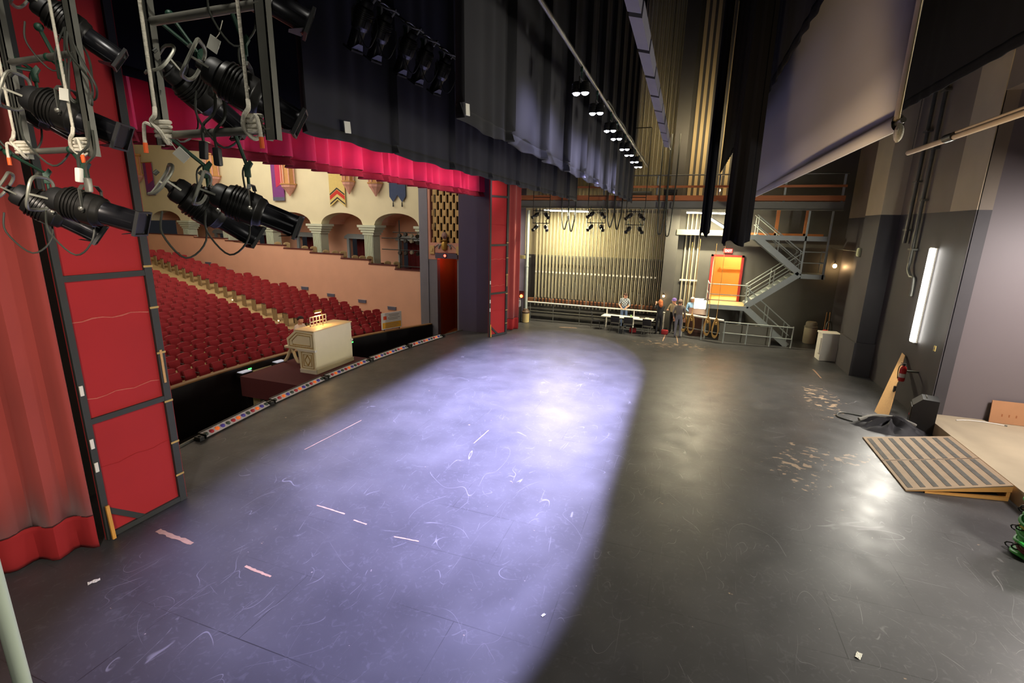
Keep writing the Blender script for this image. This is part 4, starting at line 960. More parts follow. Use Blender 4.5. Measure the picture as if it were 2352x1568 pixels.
m = MB(); m.b2((-8.0, 26.5, 5.95), (-.95, 26.6, 6.1)); m.b2((-8.0, 26.5, 3.55), (-.95, 26.58, 3.62)); m.build('wall_girt', GREYPLY, t, loc=-t.location)
ARB = mat('counterweight_iron', (92, 92, 84), .6, .3, .2, 8)
for k in range(nr-1):
    if (k*7) % 11 < 6:
        x = -7.76+.197*k; z = .45+.12*((k*5) % 4); m = MB(); m.b2((x-.06, 26.42, z), (x+.06, 26.58, z+.9+.15*((k*3) % 5))); m.build('counterweight_stack', ARB, t, loc=-t.location)
# four-line set right of the pilaster
t = thing('line_set', 'set of four cream guide rails below the cream ledge, right of the dark pilaster', 'rigging rails', (0, 26.32, 0))
for k in range(4): m = MB(); x = .02+.20*k; m.cyl((x, 0, .8), (x, 0, 6.0), .035, n=8); m.build('guide_rail', TBAR, t, True)
m = MB(); m.b2((-.1, -.03, 2.62), (.75, .0, 2.70)); m.build('label_strip', CARDT, t)
m = MB(); m.b2((-.2, -.05, .7), (.85, .07, .85)); m.build('lock_rail', MATS['rust_brown_steel'], t)
t = thing('rail_ledge', 'cream boxed ledge crossing in front of the four guide rails', 'ledge', (1.1, 25.75, 4.98))
m = MB(); m.b2((-1.55, -.1, -.06), (1.05, .3, .20), bevel=.01); m.build('beam', mat('drab_cream_paint', (140, 134, 106), .7, 0, .1, 2), t); m = MB(); m.b2((-1.55, .0, .20), (-1.45, .3, 1.1)); m.build('end_post', MATS['drab_cream_paint'], t)
m = MB(); m.b2((-1.55, .3, .0), (1.05, .64, .1)); m.build('bracket', MATS['drab_cream_paint'], t)
# fly gallery
ORP = mat('weathered_orange_timber', (178, 106, 60), .7, 0, .25, 2, stretch=(.5, 4, 6))
t = thing('fly_gallery', 'steel fly gallery with orange timber toe board above the far wing', 'gallery', (-1.9, 24.9, 6.1)); L = -t.location
m = MB(); m.b2((-9.95, 24.70, 6.10), (6.2, 24.78, 6.46)); m.b2((-9.95, 24.62, 6.10), (6.2, 24.86, 6.13)); m.b2((-9.95, 24.62, 6.43), (6.2, 24.86, 6.46)); m.build('girder', GREYPLY, t, loc=L)
m = MB(); m.b2((-9.95, 24.80, 6.46), (6.2, 25.75, 6.50)); m.build('deck', ORP, t, loc=L)
m = MB(); m.b2((-9.95, 24.66, 6.50), (6.2, 24.72, 6.72)); m.build('toe_board', ORP, t, loc=L)
m = MB(); m.b2((-9.95, 24.67, 7.06), (6.2, 24.72, 7.16)); m.build('mid_rail', ORP, t, loc=L)
m = MB(); m.cyl((-9.95, 24.70, 7.62), (6.2, 24.70, 7.62), .03); m.build('top_rail', STEEL, t, True, loc=L)
for x in (-9, -6.5, -4, -1.5, 1.2, 3.9, 6.1): m = MB(); m.b2((x-.04, 24.73, 6.46), (x+.04, 24.79, 7.65)); m.build('post', GSTEEL, t, loc=L)
for x in (-9, -5.5, -2, 1.5, 5): m = MB(); m.b2((x-.04, 24.86, 6.2), (x+.04, 26.0, 6.4)); m.build('joist', GREYPLY, t, loc=L)
# clutter on the gallery: bins and hoods
def gal_box(label, x, wd, ht, mt, y=25.15):
    t = thing('gallery_crate', label, 'crate', (x, y, 6.50)); m = MB(); m.b2((-wd/2, -.18, 0), (wd/2, .18, ht), bevel=.012); m.build('body', mt, t); m = MB(); m.b2((-wd/2-.01, -.19, ht-.06), (wd/2+.01, .19, ht+.01)); m.build('lid', mt, t)
    m = MB(); m.tube([(-.07, -.19, ht*.6), (-.07, -.23, ht*.6), (.07, -.23, ht*.6), (.07, -.19, ht*.6)], .01, 5); m.build('handle', STEEL, t)
gal_box('pale grey crate on the fly gallery above the rigging rails', -2.2, .9, .42, GREYPLY)
gal_box('dark crate on the fly gallery beside the pale grey crate', -.9, .6, .5, BLKP)
gal_box('brown crate on the fly gallery left of the stair', 2.6, .5, .38, DWOOD)
def bulb(label, p, r=.06, e=14, cage=True):
    t = thing('work_light', label, 'work light', p)
    m = MB(); m.lathe([(.03, 0), (.045, .02), (.04, .1), (.02, .12)], 10, Matrix.Rotation(0, 4, 'X')); m.build('socket', BLKP, t, True, loc=(0, 0, r*.9))
    m = MB(); m.ball((0, 0, 0), (2*r, 2*r, 2.2*r)); m.build('bulb', mat('warm_bulb', (255, 210, 140), emit=((1, .62, .28), e), var=0), t, True)
    m = MB(); m.tube([(0, .0, r*.9+.1), (0, .06, r*.9+.16), (0, .14, r*.9+.16)], .012, 6); m.build('arm', BLKP, t)
    lamp('glow', 'POINT', (0, -.10, -.02), e, (1, .62, .28), None, t, shadow_soft_size=.05)
bulb('small warm bulb glowing on the fly gallery left of the white screen edge', px_y(1652, 437, 24.95))

# stair tower
t = thing('steel_staircase', 'grey zigzag steel staircase climbing the far wall past the lit door', 'staircase', (3.9, 25.2, 0)); L = -t.location
ya, yb = 24.72, 25.62
def flight(p, q, n, name, rails=True):
    (x0, z0), (x1, z1) = p, q; s = 1 if x1 > x0 else -1
    f = None
    for y in (ya, yb):
        m = MB(); m.beam((x0, y, z0+.02), (x1, y, z1+.02), .05, .26); o = m.build('stringer', GSTEEL, t, loc=L)
    for k in range(n):
        u = (k+.5)/n; m = MB(); m.box((x0+(x1-x0)*u, (ya+yb)/2, z0+(z1-z0)*(k+1)/n-.03), (abs(x1-x0)/n*1.05, yb-ya-.06, .035)); m.build('tread', GSTEEL, t, loc=L)
    if rails:
        for y in (ya, yb):
            for dz in (.52, .95):
                m = MB(); m.cyl((x0, y, z0+dz), (x1, y, z1+dz), .022, n=8); m.build('handrail', GSTEEL, t, True, loc=L)
            for u in (.04, .5, .96):
                x, z = x0+(x1-x0)*u, z0+(z1-z0)*u; m = MB(); m.cyl((x, y, z), (x, y, z+.95), .02, n=8); m.build('baluster', GSTEEL, t, True, loc=L)
flight((4.90, .0), (2.95, 1.62), 9, 'lower')
flight((2.95, 1.72), (4.95, 3.33), 9, 'middle')
flight((4.95, 3.35), (2.95, 4.95), 9, 'upper')
def landing(x0, x1, y0, y1, z, rails):
    m = MB(); m.b2((x0, y0, z-.05), (x1, y1, z)); m.build('landing', mat('ochre_landing_plate', (176, 160, 116), .6, .1, .12, 3) if z < 3 else GSTEEL, t, loc=L)
    m = MB(); m.b2((x0, y0-.02, z-.2), (x1, y0+.03, z+.01)); m.b2((x0, y1-.03, z-.2), (x1, y1+.02, z-.05)); m.b2((x0, y0, z-.2), (x0+.05, y1, z-.05)); m.build('edge_channel', GSTEEL, t, loc=L)
    for (a, b_) in rails:
        for dz in (.5, .98): m = MB(); m.cyl((*a, z+dz), (*b_, z+dz), .022, n=8); m.build('handrail', GSTEEL, t, True, loc=L)
        for q in (a, b_): m = MB(); m.cyl((*q, z), (*q, z+.98), .022, n=8); m.build('baluster', GSTEEL, t, True, loc=L)
landing(1.25, 2.98, 24.72, 26.28, 1.72, [((1.28, 24.74), (2.9, 24.74)), ((1.28, 24.74), (1.28, 26.2))])
landing(4.9, 5.95, 24.72, 25.75, 3.35, [((5.0, 24.74), (5.9, 24.74)), ((5.9, 24.74), (5.9, 25.7))])
landing(2.2, 5.8, 24.72, 25.75, 5.0, [])
for x in (4.98, 5.86): m = MB(); m.b2((x-.035, 24.70, 3.15), (x+.035, 24.77, 6.08)); m.build('hanger_post', GSTEEL, t, loc=L)
m = MB(); m.cyl((1.32, 24.8, .012), (1.32, 24.8, 1.55), .04, n=8); m.build('leg', GSTEEL, t, True, loc=L)
m = MB(); m.b2((2.85, 25.55, .012), (2.95, 25.65, 1.55)); m.build('leg', GSTEEL, t, loc=L)
# timber studs behind the upper landing
m = MB()
for x in (3.95, 5.15): m.b2((x-.07, 25.9, 5.0), (x+.07, 26.0, 6.15))
m.b2((2.9, 25.9, 5.0), (5.9, 26.0, 5.1)); m.b2((2.9, 26.2, 5.0), (5.9, 26.38, 5.05))
struct(m.build('trim_9', ORWOOD))
m = MB()
for k in range(11): x = -.15+.27*k; m.b2((x, 26.3, 6.6), (x+.15, 26.39, 15.9))
struct(m.build('trim_10', TANC))
# exit sign
EXG = mat('exit_red_glow', (230, 40, 36), .5, emit=((1, .06, .05), 2.2), var=0)
t = thing('exit_sign', 'small red lit EXIT sign above the far lit door', 'exit sign', (2.03, 26.34, 4.2))
m = MB(); m.b2((-.2, -.03, -.1), (.2, .05, .1), bevel=.01); m.build('case', EXG, t)
cu = bpy.data.curves.new('lettering', 'FONT'); cu.body = 'EXIT'; cu.size = .17; cu.align_x = 'CENTER'; cu.align_y = 'CENTER'; cu.extrude = .003
o = bpy.data.objects.new('lettering_curve', cu); C.objects.link(o); bpy.context.view_layer.update()
me = bpy.data.meshes.new_from_object(o.evaluated_get(bpy.context.evaluated_depsgraph_get())); bpy.data.objects.remove(o); bpy.data.curves.remove(cu)
me.materials.clear(); me.materials.append(mat('sign_letter_white', (255, 224, 210), .5, emit=((1, .7, .6), 2.5), var=0))
o = bpy.data.objects.new('lettering', me); C.objects.link(o); o.parent = t; o.location = (0, -.036, 0); o.rotation_euler = (PI/2, 0, 0)
# handrails
t = thing('handrail', 'long white pipe handrail in front of the rigging rails', 'railing', (-4.3, 24.9, 0)); L = -t.location
ra, rb = Vector((-8.0, 25.55, 1.06)), Vector((-.62, 25.52, 1.02))
m = MB(); m.cyl(ra, rb, .038, n=10); m.build('top_rail', WHITE, t, True, loc=L)
m = MB(); m.cyl(ra-Vector((0, 0, .5)), rb-Vector((0, 0, .5)), .026, n=8); m.build('mid_rail', STEEL, t, True, loc=L)
for u in (.02, .2, .4, .6, .79, .995):
    p = ra.lerp(rb, u); m = MB(); m.cyl((p.x, p.y, .004), p, .034 if u > .5 else .024, n=10); m.build('post', WHITE if u > .5 else STEEL, t, True, loc=L)
t = thing('rope_rail', 'thick white pipe rail carrying the four tan rope coils', 'railing', (1.15, 24.5, 0)); L = -t.location
ry = lambda x: 24.85-.41*(x-.3)
m = MB(); m.cyl((.22, ry(.22), 1.13), (2.05, ry(2.05), 1.08), .055, n=12); m.build('rail', WHITE, t, True, loc=L)
for x in (.24, 1.16): m = MB(); m.cyl((x, ry(x), .004), (x, ry(x), 1.10), .035, n=10); m.build('post', WHITE if x < .5 else GSTEEL, t, True, loc=L)
m = MB(); m.cyl((.24, ry(.24), .5), (1.95, ry(1.95), .45), .022, n=8); m.build('lower_rail', GSTEEL, t, True, loc=L)
t = thing('stair_railing', 'grey pipe railing at the foot of the steel staircase', 'railing', (3.5, 24.35, 0)); L = -t.location
m = MB(); m.cyl((2.08, 24.2, 1.02), (5.0, 24.4, .95), .028, n=8); m.build('top_rail', GSTEEL, t, True, loc=L)
m = MB(); m.cyl((2.08, 24.2, .5), (5.0, 24.4, .42), .022, n=8); m.build('mid_rail', GSTEEL, t, True, loc=L)
for x in (2.12, 3.1, 4.1, 5.0): m = MB(); m.cyl((x, 24.2+.07*(x-2.1), .004), (x, 24.2+.07*(x-2.1), 1.0), .026, n=8); m.build('post', GSTEEL, t, True, loc=L)
t = thing('board_panel', 'grey painted board panel behind the stair railing', 'panel', (3.3, 24.62, 0))
m = MB(); m.b2((-1.35, -.015, .004), (.9, .015, .86)); m.build('sheet', GREYPLY, t)
for x in (-.6, .2): m = MB(); m.b2((x-.04, .015, .004), (x+.04, .06, .86)); m.build('stiffener', GREYPLY, t)
# rope coils
cm = None
for i, (x, w_) in enumerate([(.30, .17), (.64, .20), (1.36, .20), (1.72, .20)]):
    lab = 'tan rope coil on the thick white rail, %s from the grey-suited man' % ordw[i]
    if cm is None:
        t = thing('rope_coil', lab, 'rope', (x, ry(x)-.07, 1.10), 0, 'rope coils on the white rail'); cm = t; t.scale = (.78, 1, 1)
        for k in range(7):
            a = .14+.008*k; off = random.Random(k).uniform(-.02, .02)
            m = MB(); m.tube([(a*math.sin(2*PI*j/22)*(1-.35*math.cos(2*PI*j/22))+off, -.03-.006*k+.01*math.sin(j), -.42-.40*(-math.cos(2*PI*j/22))*1.0+.02*k) for j in range(22)], .014, 5, closed=True); m.build('loop', ROPE, t, True)
        m = MB()
        for k in range(4): m.tube([(.05*math.cos(2*PI*j/12), -.05+.045*math.sin(2*PI*j/12), -.10-.03*k) for j in range(12)], .015, 5, closed=True)
        m.build('wrap', ROPE, t, True)
        m = MB(); m.tube(smooth_path([(0, -.05, -.08), (0, -.03, .1), (.02, .1, .5), (.03, .2, 3.5)]), .014, 6); m.build('standing_line', ROPE, t, True)
    else:
        t = copy_tree(cm); t.location = (x, ry(x)-.07, 1.10-.01*i); t['label'] = lab; t.scale = (.78, 1, 1.0+.05*(i % 2))
# fluorescent fixtures
TUBE_W = mat('warm_white_tube', (255, 250, 220), emit=((1, .90, .62), 85), var=0); TUBE_R = mat('cool_white_tube', (255, 255, 250), emit=((1, .97, .90), 22), var=0)
def fluoro(label, a, b_, up, tube, sep=.12, r=.019, hang=0, pw=0, pc=(1, .88, .6), face=None):
    a, b_ = Vector(a), Vector(b_); d = (b_-a).normalized(); up = Vector(up).normalized(); sd = up.cross(d).normalized(); c = (a+b_)/2; hl = (b_-a).length/2
    t = thing('fluorescent_fixture', label, 'light fixture', c)
    m = MB(); m.beam(-d*hl, d*hl, sep*1.35, .05, up=up); m.build('housing', WHITE, t).location = up*.06
    m = MB(); [m.beam(d*s*hl*.985+up*.03, d*s*hl+up*.03, sep*1.6, .09, up=up) for s in (-1, 1)]; m.build('end_cap', WHITE, t)
    for s in (-1, 1): m = MB(); m.cyl(-d*hl*.975+sd*s*sep/2, d*hl*.975+sd*s*sep/2, r, n=10); m.build('tube', tube, t, True)
    if hang:
        for s in (-.7, .7): m = MB(); m.cyl(d*hl*s+up*.08, d*hl*s+Vector((0, 0, hang)), .006, n=5); m.build('hanger_chain', STEEL, t)
    if pw:
        o = lamp('tube_light', 'AREA', -up*.06, pw, pc, -up*.5, t, shape='RECTANGLE', size=.1, size_y=hl*1.9)
        z = -(-up).normalized(); z = up; x = d.cross(z).normalized(); o.rotation_euler = Matrix((x, z.cross(x), z)).transposed().to_euler()
    return t
fluoro('bright fluorescent fixture hanging before the cream guide rails', (-7.0, 24.72, 5.97), (-4.68, 24.72, 5.93), (0, 0, 1), TUBE_W, hang=.16, pw=520)
fluoro('bright fluorescent fixture hanging beside the bundled black drape', (-.1, 24.72, 5.94), (2.1, 24.72, 5.91), (0, 0, 1), TUBE_W, hang=.18, pw=560)
fluoro('tilted bright fluorescent fixture slanting down beside the bundled black drape', (.87, 24.6, 5.74), (1.9, 24.4, 5.12), (0, .25, 1), TUBE_W, hang=.7, sep=.16, pw=60)
fluoro('tall bright twin-tube fixture upright on the right-hand wall', (6.80, 17.5, 2.0), (6.80, 17.5, 4.83), (1, .12, 0), TUBE_R, sep=.15, r=.042, pw=520, pc=(1, .94, .82))
# standing figures' surroundings: table, chairs, desk
t = thing('folding_table', 'long white-topped folding table in front of the white handrail', 'table', (-2.42, 24.93, .004), -.13)
m = MB(); m.b2((-1.3, -.36, .70), (1.3, .36, .745), bevel=.012); m.build('tabletop', WHITE, t)
for sx_ in (-1, 1):
    for sy_ in (-1, 1): m = MB(); m.cyl((1.15*sx_, .28*sy_, 0), (1.1*sx_, .28*sy_, .7), .016, n=8); m.build('leg', STEEL, t)
m = MB(); [m.cyl((1.12*s, -.28, .3), (1.12*s, .28, .3), .012, n=6) for s in (-1, 1)]; m.build('cross_bar', STEEL, t)
t = thing('green_cup', 'small pale green cup on the long white table', 'cup', (-2.25, 24.98, .752)); m = MB(); m.lathe([(.03, 0), (.042, .11), (.038, .11), (.028, .01)], 14); m.build('cup', mat('pale_green_plastic', (150, 196, 120), .4), t, True)
t = thing('paper_stack', 'flat stack of papers at the right end of the long table', 'papers', (-1.55, 24.95, .752), .1); m = MB(); m.b2((-.2, -.13, 0), (.2, .13, .02)); m.build('sheet', CARDT, t); m = MB(); m.b2((-.28, -.12, .021), (.0, .1, .035)); m.build('folder', mat('dark_folder', (60, 58, 54), .6), t)
ch = thing('stacking_chair', 'x', 'chair', (0, 0, 0), 0, 'chairs at the white folding table')
CHB = mat('black_chair_vinyl', (30, 28, 28), .6, 0, .2, 9)
m = MB(); m.box((0, 0, .45), (.44, .42, .06), bevel=.02); m.build('seat', CHB, ch, True)
m = MB(); m.box((0, -.22, .70), (.44, .05, .34), bevel=.02, rot=Matrix.Rotation(.12, 3, 'X')); m.build('backrest', CHB, ch, True)
for sx_ in (-1, 1):
    m = MB(); m.tube([(.21*sx_, -.24, .86), (.21*sx_, -.2, .44), (.22*sx_, -.26, .0)], .013, 6); m.build('leg', STEEL, ch)
    m = MB(); m.tube([(.21*sx_, -.2, .43), (.21*sx_, .18, .43), (.22*sx_, .22, .0)], .013, 6); m.build('leg', STEEL, ch)
for i, (x, y, rz, lab) in enumerate([(-2.95, 24.52, -.1, 'black chair with its back turned, second from the left at the white table'), (-2.33, 24.42, .12, 'black chair with its back turned, below the green cup at the white table'), (-1.35, 24.28, -.2, 'black chair with its back turned, nearest the woman in black'), (-4.05, 25.0, -1.35, 'black chair turned sideways at the left end of the white table')]):
    o = ch if i == 0 else copy_tree(ch); o.location = (x, y, .004); o.rotation_euler = (0, 0, rz); o['label'] = lab
for lab, x, y in (('red bag on the floor under the white table, below the second chair', -2.1, 24.8), ('red bag on the floor beside the woman in black', -.55, 25.0)):
    t = thing('red_bag', lab, 'bag', (x, y, .004)); m = MB(); m.box((0, 0, .12), (.34, .2, .24), bevel=.06); m.build('body', mat('red_nylon', (150, 30, 34), .6), t, True); m = MB(); m.tube(smooth_path([(-.1, 0, .22), (-.05, 0, .34), (.05, 0, .34), (.1, 0, .22)]), .012, 6); m.build('strap', BLKP, t)
t = thing('control_desk', 'dark brown desk cabinet with a brightly lit sheet behind the rope coils', 'desk', (.90, 25.46, 0))
m = MB(); m.b2((-.36, -.3, .004), (.46, .3, 1.08), bevel=.01); m.build('cabinet', DWOOD, t)
m = MB(); m.b2((-.3, -.315, .2), (.4, -.3, .95), bevel=.006); m.build('door', DWOOD, t)
m = MB(); m.prism([(-.40, -.32, 1.08), (-.40, .32, 1.30), (-.40, .32, 1.34), (-.40, -.32, 1.12)], (.9, 0, 0)); m.build('slanted_top', DWOOD, t)
m = MB(); m.box((.10, .24, 1.58), (.56, .02, .52), bevel=.004, rot=Matrix.Rotation(-.1, 3, 'X')); m.build('self_lit_sheet', mat('self_lit_script_paper', (255, 250, 226), emit=((1, .93, .66), 2.5), var=0), t)  # lamplight on the paper is put in as its own emission
m = MB(); m.tube(smooth_path([(.42, .1, 1.3), (.50, .05, 1.6), (.46, -.05, 1.86), (.3, -.05, 1.9)]), .014, 6); m.lathe([(.02, .06), (.09, -.04), (.085, -.05), (.015, .04)], 12, Matrix.Translation((.3, -.05, 1.86))); m.build('desk_lamp', BLKP, t, True)
m = MB(); m.beam((.34, .2, 1.5), (.5, .2, 1.56), .01, .03); m.build('clip', BLKP, t)
lamp('desk_lamp_light', 'AREA', (.3, -.02, 1.80), 8, (1, .9, .62), (.12, .2, 1.5), t, shape='DISK', size=.12)
bulb('pale yellow lamp globe on the dark pilaster behind the people', (-.78, 25.58, 1.86), .06, 1.2)
# stage manager corner
t = thing('equipment_rack', 'black equipment rack with a grey hood beside the far red curtain', 'equipment rack', (-8.42, 24.85, 0))
m = MB(); m.b2((-.28, -.25, .004), (.22, .25, .86), bevel=.012); m.build('case', BLKP, t)
m = MB(); m.prism([(-.26, -.22, .87), (.2, -.22, .87), (.2, -.12, 1.18), (-.26, -.12, 1.18)], (0, .34, 0)); m.build('hood', STRIP, t)
for z in (.2, .42, .62): m = MB(); m.b2((-.24, -.262, z), (.18, -.25, z+.14)); m.build('drawer', BLK, t)
m = MB(); m.box((-.05, -.27, .78), (.12, .02, .05)); m.build('red_label', mat('red_label', (180, 40, 36), .6), t)
t = thing('signal_lamp', 'glowing orange-red signal lamp beside the far red curtain', 'signal lamp', (-8.13, 24.72, 1.47))
m = MB(); m.ball((0, 0, 0), (.17, .1, .17)); m.build('lens', mat('orange_red_glow', (255, 90, 30), emit=((1, .14, .03), 12), var=0), t, True)
m = MB(); m.b2((-.2, .04, -.12), (.14, .08, .28), bevel=.01); m.build('back_plate', mat('dark_red_plate', (70, 24, 24), .6), t); m = MB(); m.cyl((0, .06, -1.46), (0, .06, -.1), .02, n=8); m.build('stand', BLK, t)
t = thing('ash_can', 'tan cylindrical bin at the foot of the pale pipe column', 'bin', (-7.92, 24.95, 0))
m = MB(); m.lathe([(.17, .004), (.19, .02), (.2, .52), (.18, .52), (.17, .05)], 18); m.build('body', mat('tan_enamel', (206, 184, 122), .5, 0, .08, 4), t, True); m = MB(); m.lathe([(.21, .52), (.22, .6), (.15, .68), (.14, .74), (.0, .74)], 18); m.build('lid', mat('brown_lid', (92, 72, 56), .5), t, True)
t = thing('wall_beam', 'short pale yellow timber beam between the far curtain and the pipe column', 'beam', (-8.55, 25.75, 3.5)); m = MB(); m.b2((-1.2, -.06, -.09), (.4, .06, .09)); m.build('timber', mat('pale_yellow_timber', (208, 196, 130), .6, 0, .1, 4), t); m = MB(); m.b2((-1.2, .06, -.12), (-1.1, 1.2, .05)); m.b2((.30, .06, -.04), (.38, .7, .04)); m.build('bracket', STEEL, t)
# far-side lighting ladders with spotlights
def far_ladder(px, y, label, n, sc=.62):
    p = px_y(px[0], px[1], y); q = px_y(px[0], px[2], y); w_ = .42; zb = p.z+.62*(q.z-p.z)*0
    t = thing('lighting_ladder', label, 'lighting ladder', (q.x, y, q.z+.35), 0, 'hanging lighting ladders far side')
    for s in (-1, 1): m = MB(); m.cyl((s*w_, 0, 0), (s*w_, 0, 9.2-q.z), .018, n=6); m.build('upright', BLK, t)
    for z in (0.02, .62, 1.25): m = MB(); m.cyl((-w_, 0, z), (w_, 0, z), .018, n=6); m.build('rung', BLK, t)
    m = MB(); m.cyl((-w_, 0, 9.2-q.z), (w_, 0, 9.2-q.z), .02, n=6); m.cyl((0, 0, 9.2-q.z), (0, 0, 15.5-q.z), .01, n=5); m.build('hanger', BLK, t)
    k = 0
    for z in (.62, 0.02):
        for s in (-.27, .27):
            if k >= n: break
            a = Vector((q.x+s, y, q.z+.35+z-.34*sc)); yw = [-2.2, -.9, -1.9, -1.1][k]; d = Vector((math.cos(yw)*.85, math.sin(yw)*.85, -.42)).normalized()*.85*sc
            spot(a-d*.47, a+d*.53, 'small far spotlight, %s on %s' % (ordw[k], label.split(',')[0].replace('far hanging', 'the far')), 'spotlights on the far ladders'); k += 1
far_ladder((1242, 470, 530), 23.7, 'far hanging ladder nearest the red curtain, with bright chrome clutter', 4)
far_ladder((1368, 480, 530), 23.7, 'far hanging ladder right of the bright tube fixture', 4)
far_ladder((1456, 480, 535), 23.7, 'far hanging ladder at the end of the black border', 4)
def cable_loops(px, z0, z1, n, label):
    t = thing('cable_loops', label, 'cable', px_y(px, 500, 24.57))
    t.location.z = z1
    for k in range(n):
        x = (k-(n-1)/2)*.36; m = MB(); m.tube(smooth_path([(x-.18, 0, 2.2), (x-.17, .02, .1), (x-.10, .03, z0-z1+.25), (x, .02, z0-z1-.1*(k % 2)), (x+.10, 0, z0-z1+.3), (x+.17, 0, .1), (x+.17, 0, 2.2)], 5), .032, 7); m.build('loop', CABLE, t, True)
cable_loops(1305, 5.05, 5.8, 2, 'two hanging loops of dark cable in front of the guide rails')
cable_loops(1410, 5.2, 6.0, 2, 'two hanging loops of dark cable between the second and third far ladders')
cable_loops(1527, 4.95, 7.2, 2, 'long hanging loops of dark cable left of the dark pilaster')

# ------------------------------------------------------------------ right-hand side: ramp, dock, wall items
t = thing('wooden_ramp', 'wooden wedge ramp with worn grey grip stripes leading up to the dock slab', 'ramp', (5.75, 12.7, 0)); L = -t.location
rA, rB, rC, rD = Vector((4.86, 14.05, .03)), Vector((4.82, 11.25, .03)), Vector((6.66, 11.55, .36)), Vector((6.66, 14.05, .36))
m = MB(); m.prism([rA, rB, rC, rD], (0, 0, -.025)); m.build('ramp_board', mat('worn_ramp_ply', (158, 136, 108), .7, 0, .2, 5), t, loc=L)
GRIP = mat('grey_grip_strip', (92, 90, 84), .85, 0, .45, 9)
up = (rB-rA).cross(rC-rA).normalized(); up = up if up.z > 0 else -up
for k in range(8):
    v0, v1 = .035+.123*k, .035+.123*k+.05
    for (u0, u1) in ((.04, .485), (.515, .97)):
        P = lambda u, v: (rA.lerp(rB, v)).lerp(rD.lerp(rC, v), u)
        # stripes run across the slope direction
        q = lambda u, v: (rA.lerp(rD, v)).lerp(rB.lerp(rC, v), u)
        m = MB(); m.prism([q(u0, v0)+up*.001, q(u1, v0)+up*.001, q(u1, v1)+up*.001, q(u0, v1)+up*.001], up*.004); m.build('grip_strip', GRIP, t, loc=L)
m = MB(); a, b_ = rA.lerp(rB, .5), rD.lerp(rC, .5); m.beam(a+up*.003, b_+up*.003, .012, .004, up=up); m.build('board_joint', DWOOD, t, loc=L)
for n_, (p, q) in enumerate(((rB, rC), (rA, rD))):
    m = MB(); th = Vector((0, .05 if n_ == 0 else -.05, 0)); m.prism([(p.x, p.y, .003), (p.x+.9, p.y+(q.y-p.y)*.5, .003), (q.x-.50, p.y+(q.y-p.y)*.74, .09), (q.x-.12, p.y+(q.y-p.y)*.95, .09), (q.x-.12, p.y+(q.y-p.y)*.95, .003), (q.x, q.y, .003), (q.x, q.y, q.z-.024), (p.x, p.y, p.z-.024)] if False else [(p.x, p.y, .003), (q.x, q.y, .003), (q.x, q.y, .10), (q.x-.16, q.y-(q.y-p.y)*.08, .10), (q.x-.16, q.y-(q.y-p.y)*.08, .20), (q.x-.62, q.y-(q.y-p.y)*.33, .20-.085), (q.x-.62, q.y-(q.y-p.y)*.33, .10), (p.x+.5, p.y+(q.y-p.y)*.27, .06), (p.x, p.y, .006)], th) if False else m.prism([(p.x, p.y, .004), (q.x, q.y, q.z-.15), (q.x, q.y, q.z-.026), (p.x, p.y, p.z-.024)], th)
    m.build('side_cheek', mat('orange_fir', (228, 168, 92), .55, 0, .18, 3), t, loc=L)
    m = MB(); m.prism([(p.x+.35, p.y+(q.y-p.y)*.19, .004), (q.x-.02, q.y, .004), (q.x-.02, q.y, .09), (p.x+.35, p.y+(q.y-p.y)*.19, .03)], th*.9); m.build('sill', MATS['orange_fir'], t, loc=L)
m = MB(); m.b2((6.60, 11.58, .004), (6.66, 14.02, .33)); m.build('rear_riser', MATS['orange_fir'], t, loc=L)
# cardboard on the dock wall
t = thing('cardboard_panel', 'orange-brown cardboard panel leaning on the dock wall at the frame edge', 'cardboard', (8.75, 15.72, .335))
m = MB(); m.box((0, 0, .30), (1.2, .025, .60), rot=Matrix.Rotation(-.12, 3, 'X')); m.build('sheet', mat('corrugated_card', (176, 128, 88), .8, 0, .12, 3), t)
m = MB(); [m.box((x, -.02, .22), (.03, .006, .07), rot=Matrix.Rotation(-.12, 3, 'X')) for x in (-.35, -.2, -.05)]; m.build('stencil_marks', mat('brown_stencil', (150, 92, 52), .8), t)
t = thing('pale_hose', 'thin pale loop of hose lying on the dock slab by the wall', 'hose', (7.85, 15.45, .333)); m = MB(); m.tube(smooth_path([(-.5, .0, .014), (-.2, .12, .014), (.2, .14, .014), (.55, .05, .014)]), .014, 6); m.build('hose', WHITE, t, True)
m = MB(); m.cyl((.55, .05, .014), (.60, .03, .014), .018, n=8); m.build('nozzle', STEEL, t)
# plywood sheet leaning, extinguisher, speaker, pile
t = thing('plywood_strip', 'narrow tan plywood board leaning against the right-hand wall', 'board', (6.1, 16.9, 0))
b0, b1_, tp = px_z(2008, 945), px_z(2038, 966), px_x(2066, 812, 6.74)
m = MB(); dd = b1_-b0; t.location = (b0+b1_)/2
top0 = Vector((6.84, 18.12, 1.52)); top1 = top0+Vector((.0, -.24, -.03))
m.prism([b0+Vector((0, 0, .004)), b1_+Vector((0, 0, .004)), top1, top0], (.018, .02, 0)); m.build('sheet', WOOD, t, loc=-t.location)
m = MB(); c = b1_.lerp(top1, .45); m.box(c+Vector((-.03, -.0, 0)), (.05, .07, .22)); m.build('black_pouch', BLKP, t, loc=-t.location)
ex = px_x(2073, 857, 6.72)
t = thing('fire_extinguisher', 'red fire extinguisher with white label hung on the right-hand wall', 'fire extinguisher', px_x(2073, 857, 6.50))
RED = mat('gloss_red', (190, 34, 34), .3, 0, .05, 3)
m = MB(); m.lathe([(.0, -.24), (.07, -.24), (.085, -.22), (.085, .12), (.06, .2), (.03, .23)], 18); m.build('cylinder', RED, t, True)
m = MB(); m.lathe([(.0865, -.12), (.0865, .0)], 18); m.build('label', CARDT, t)
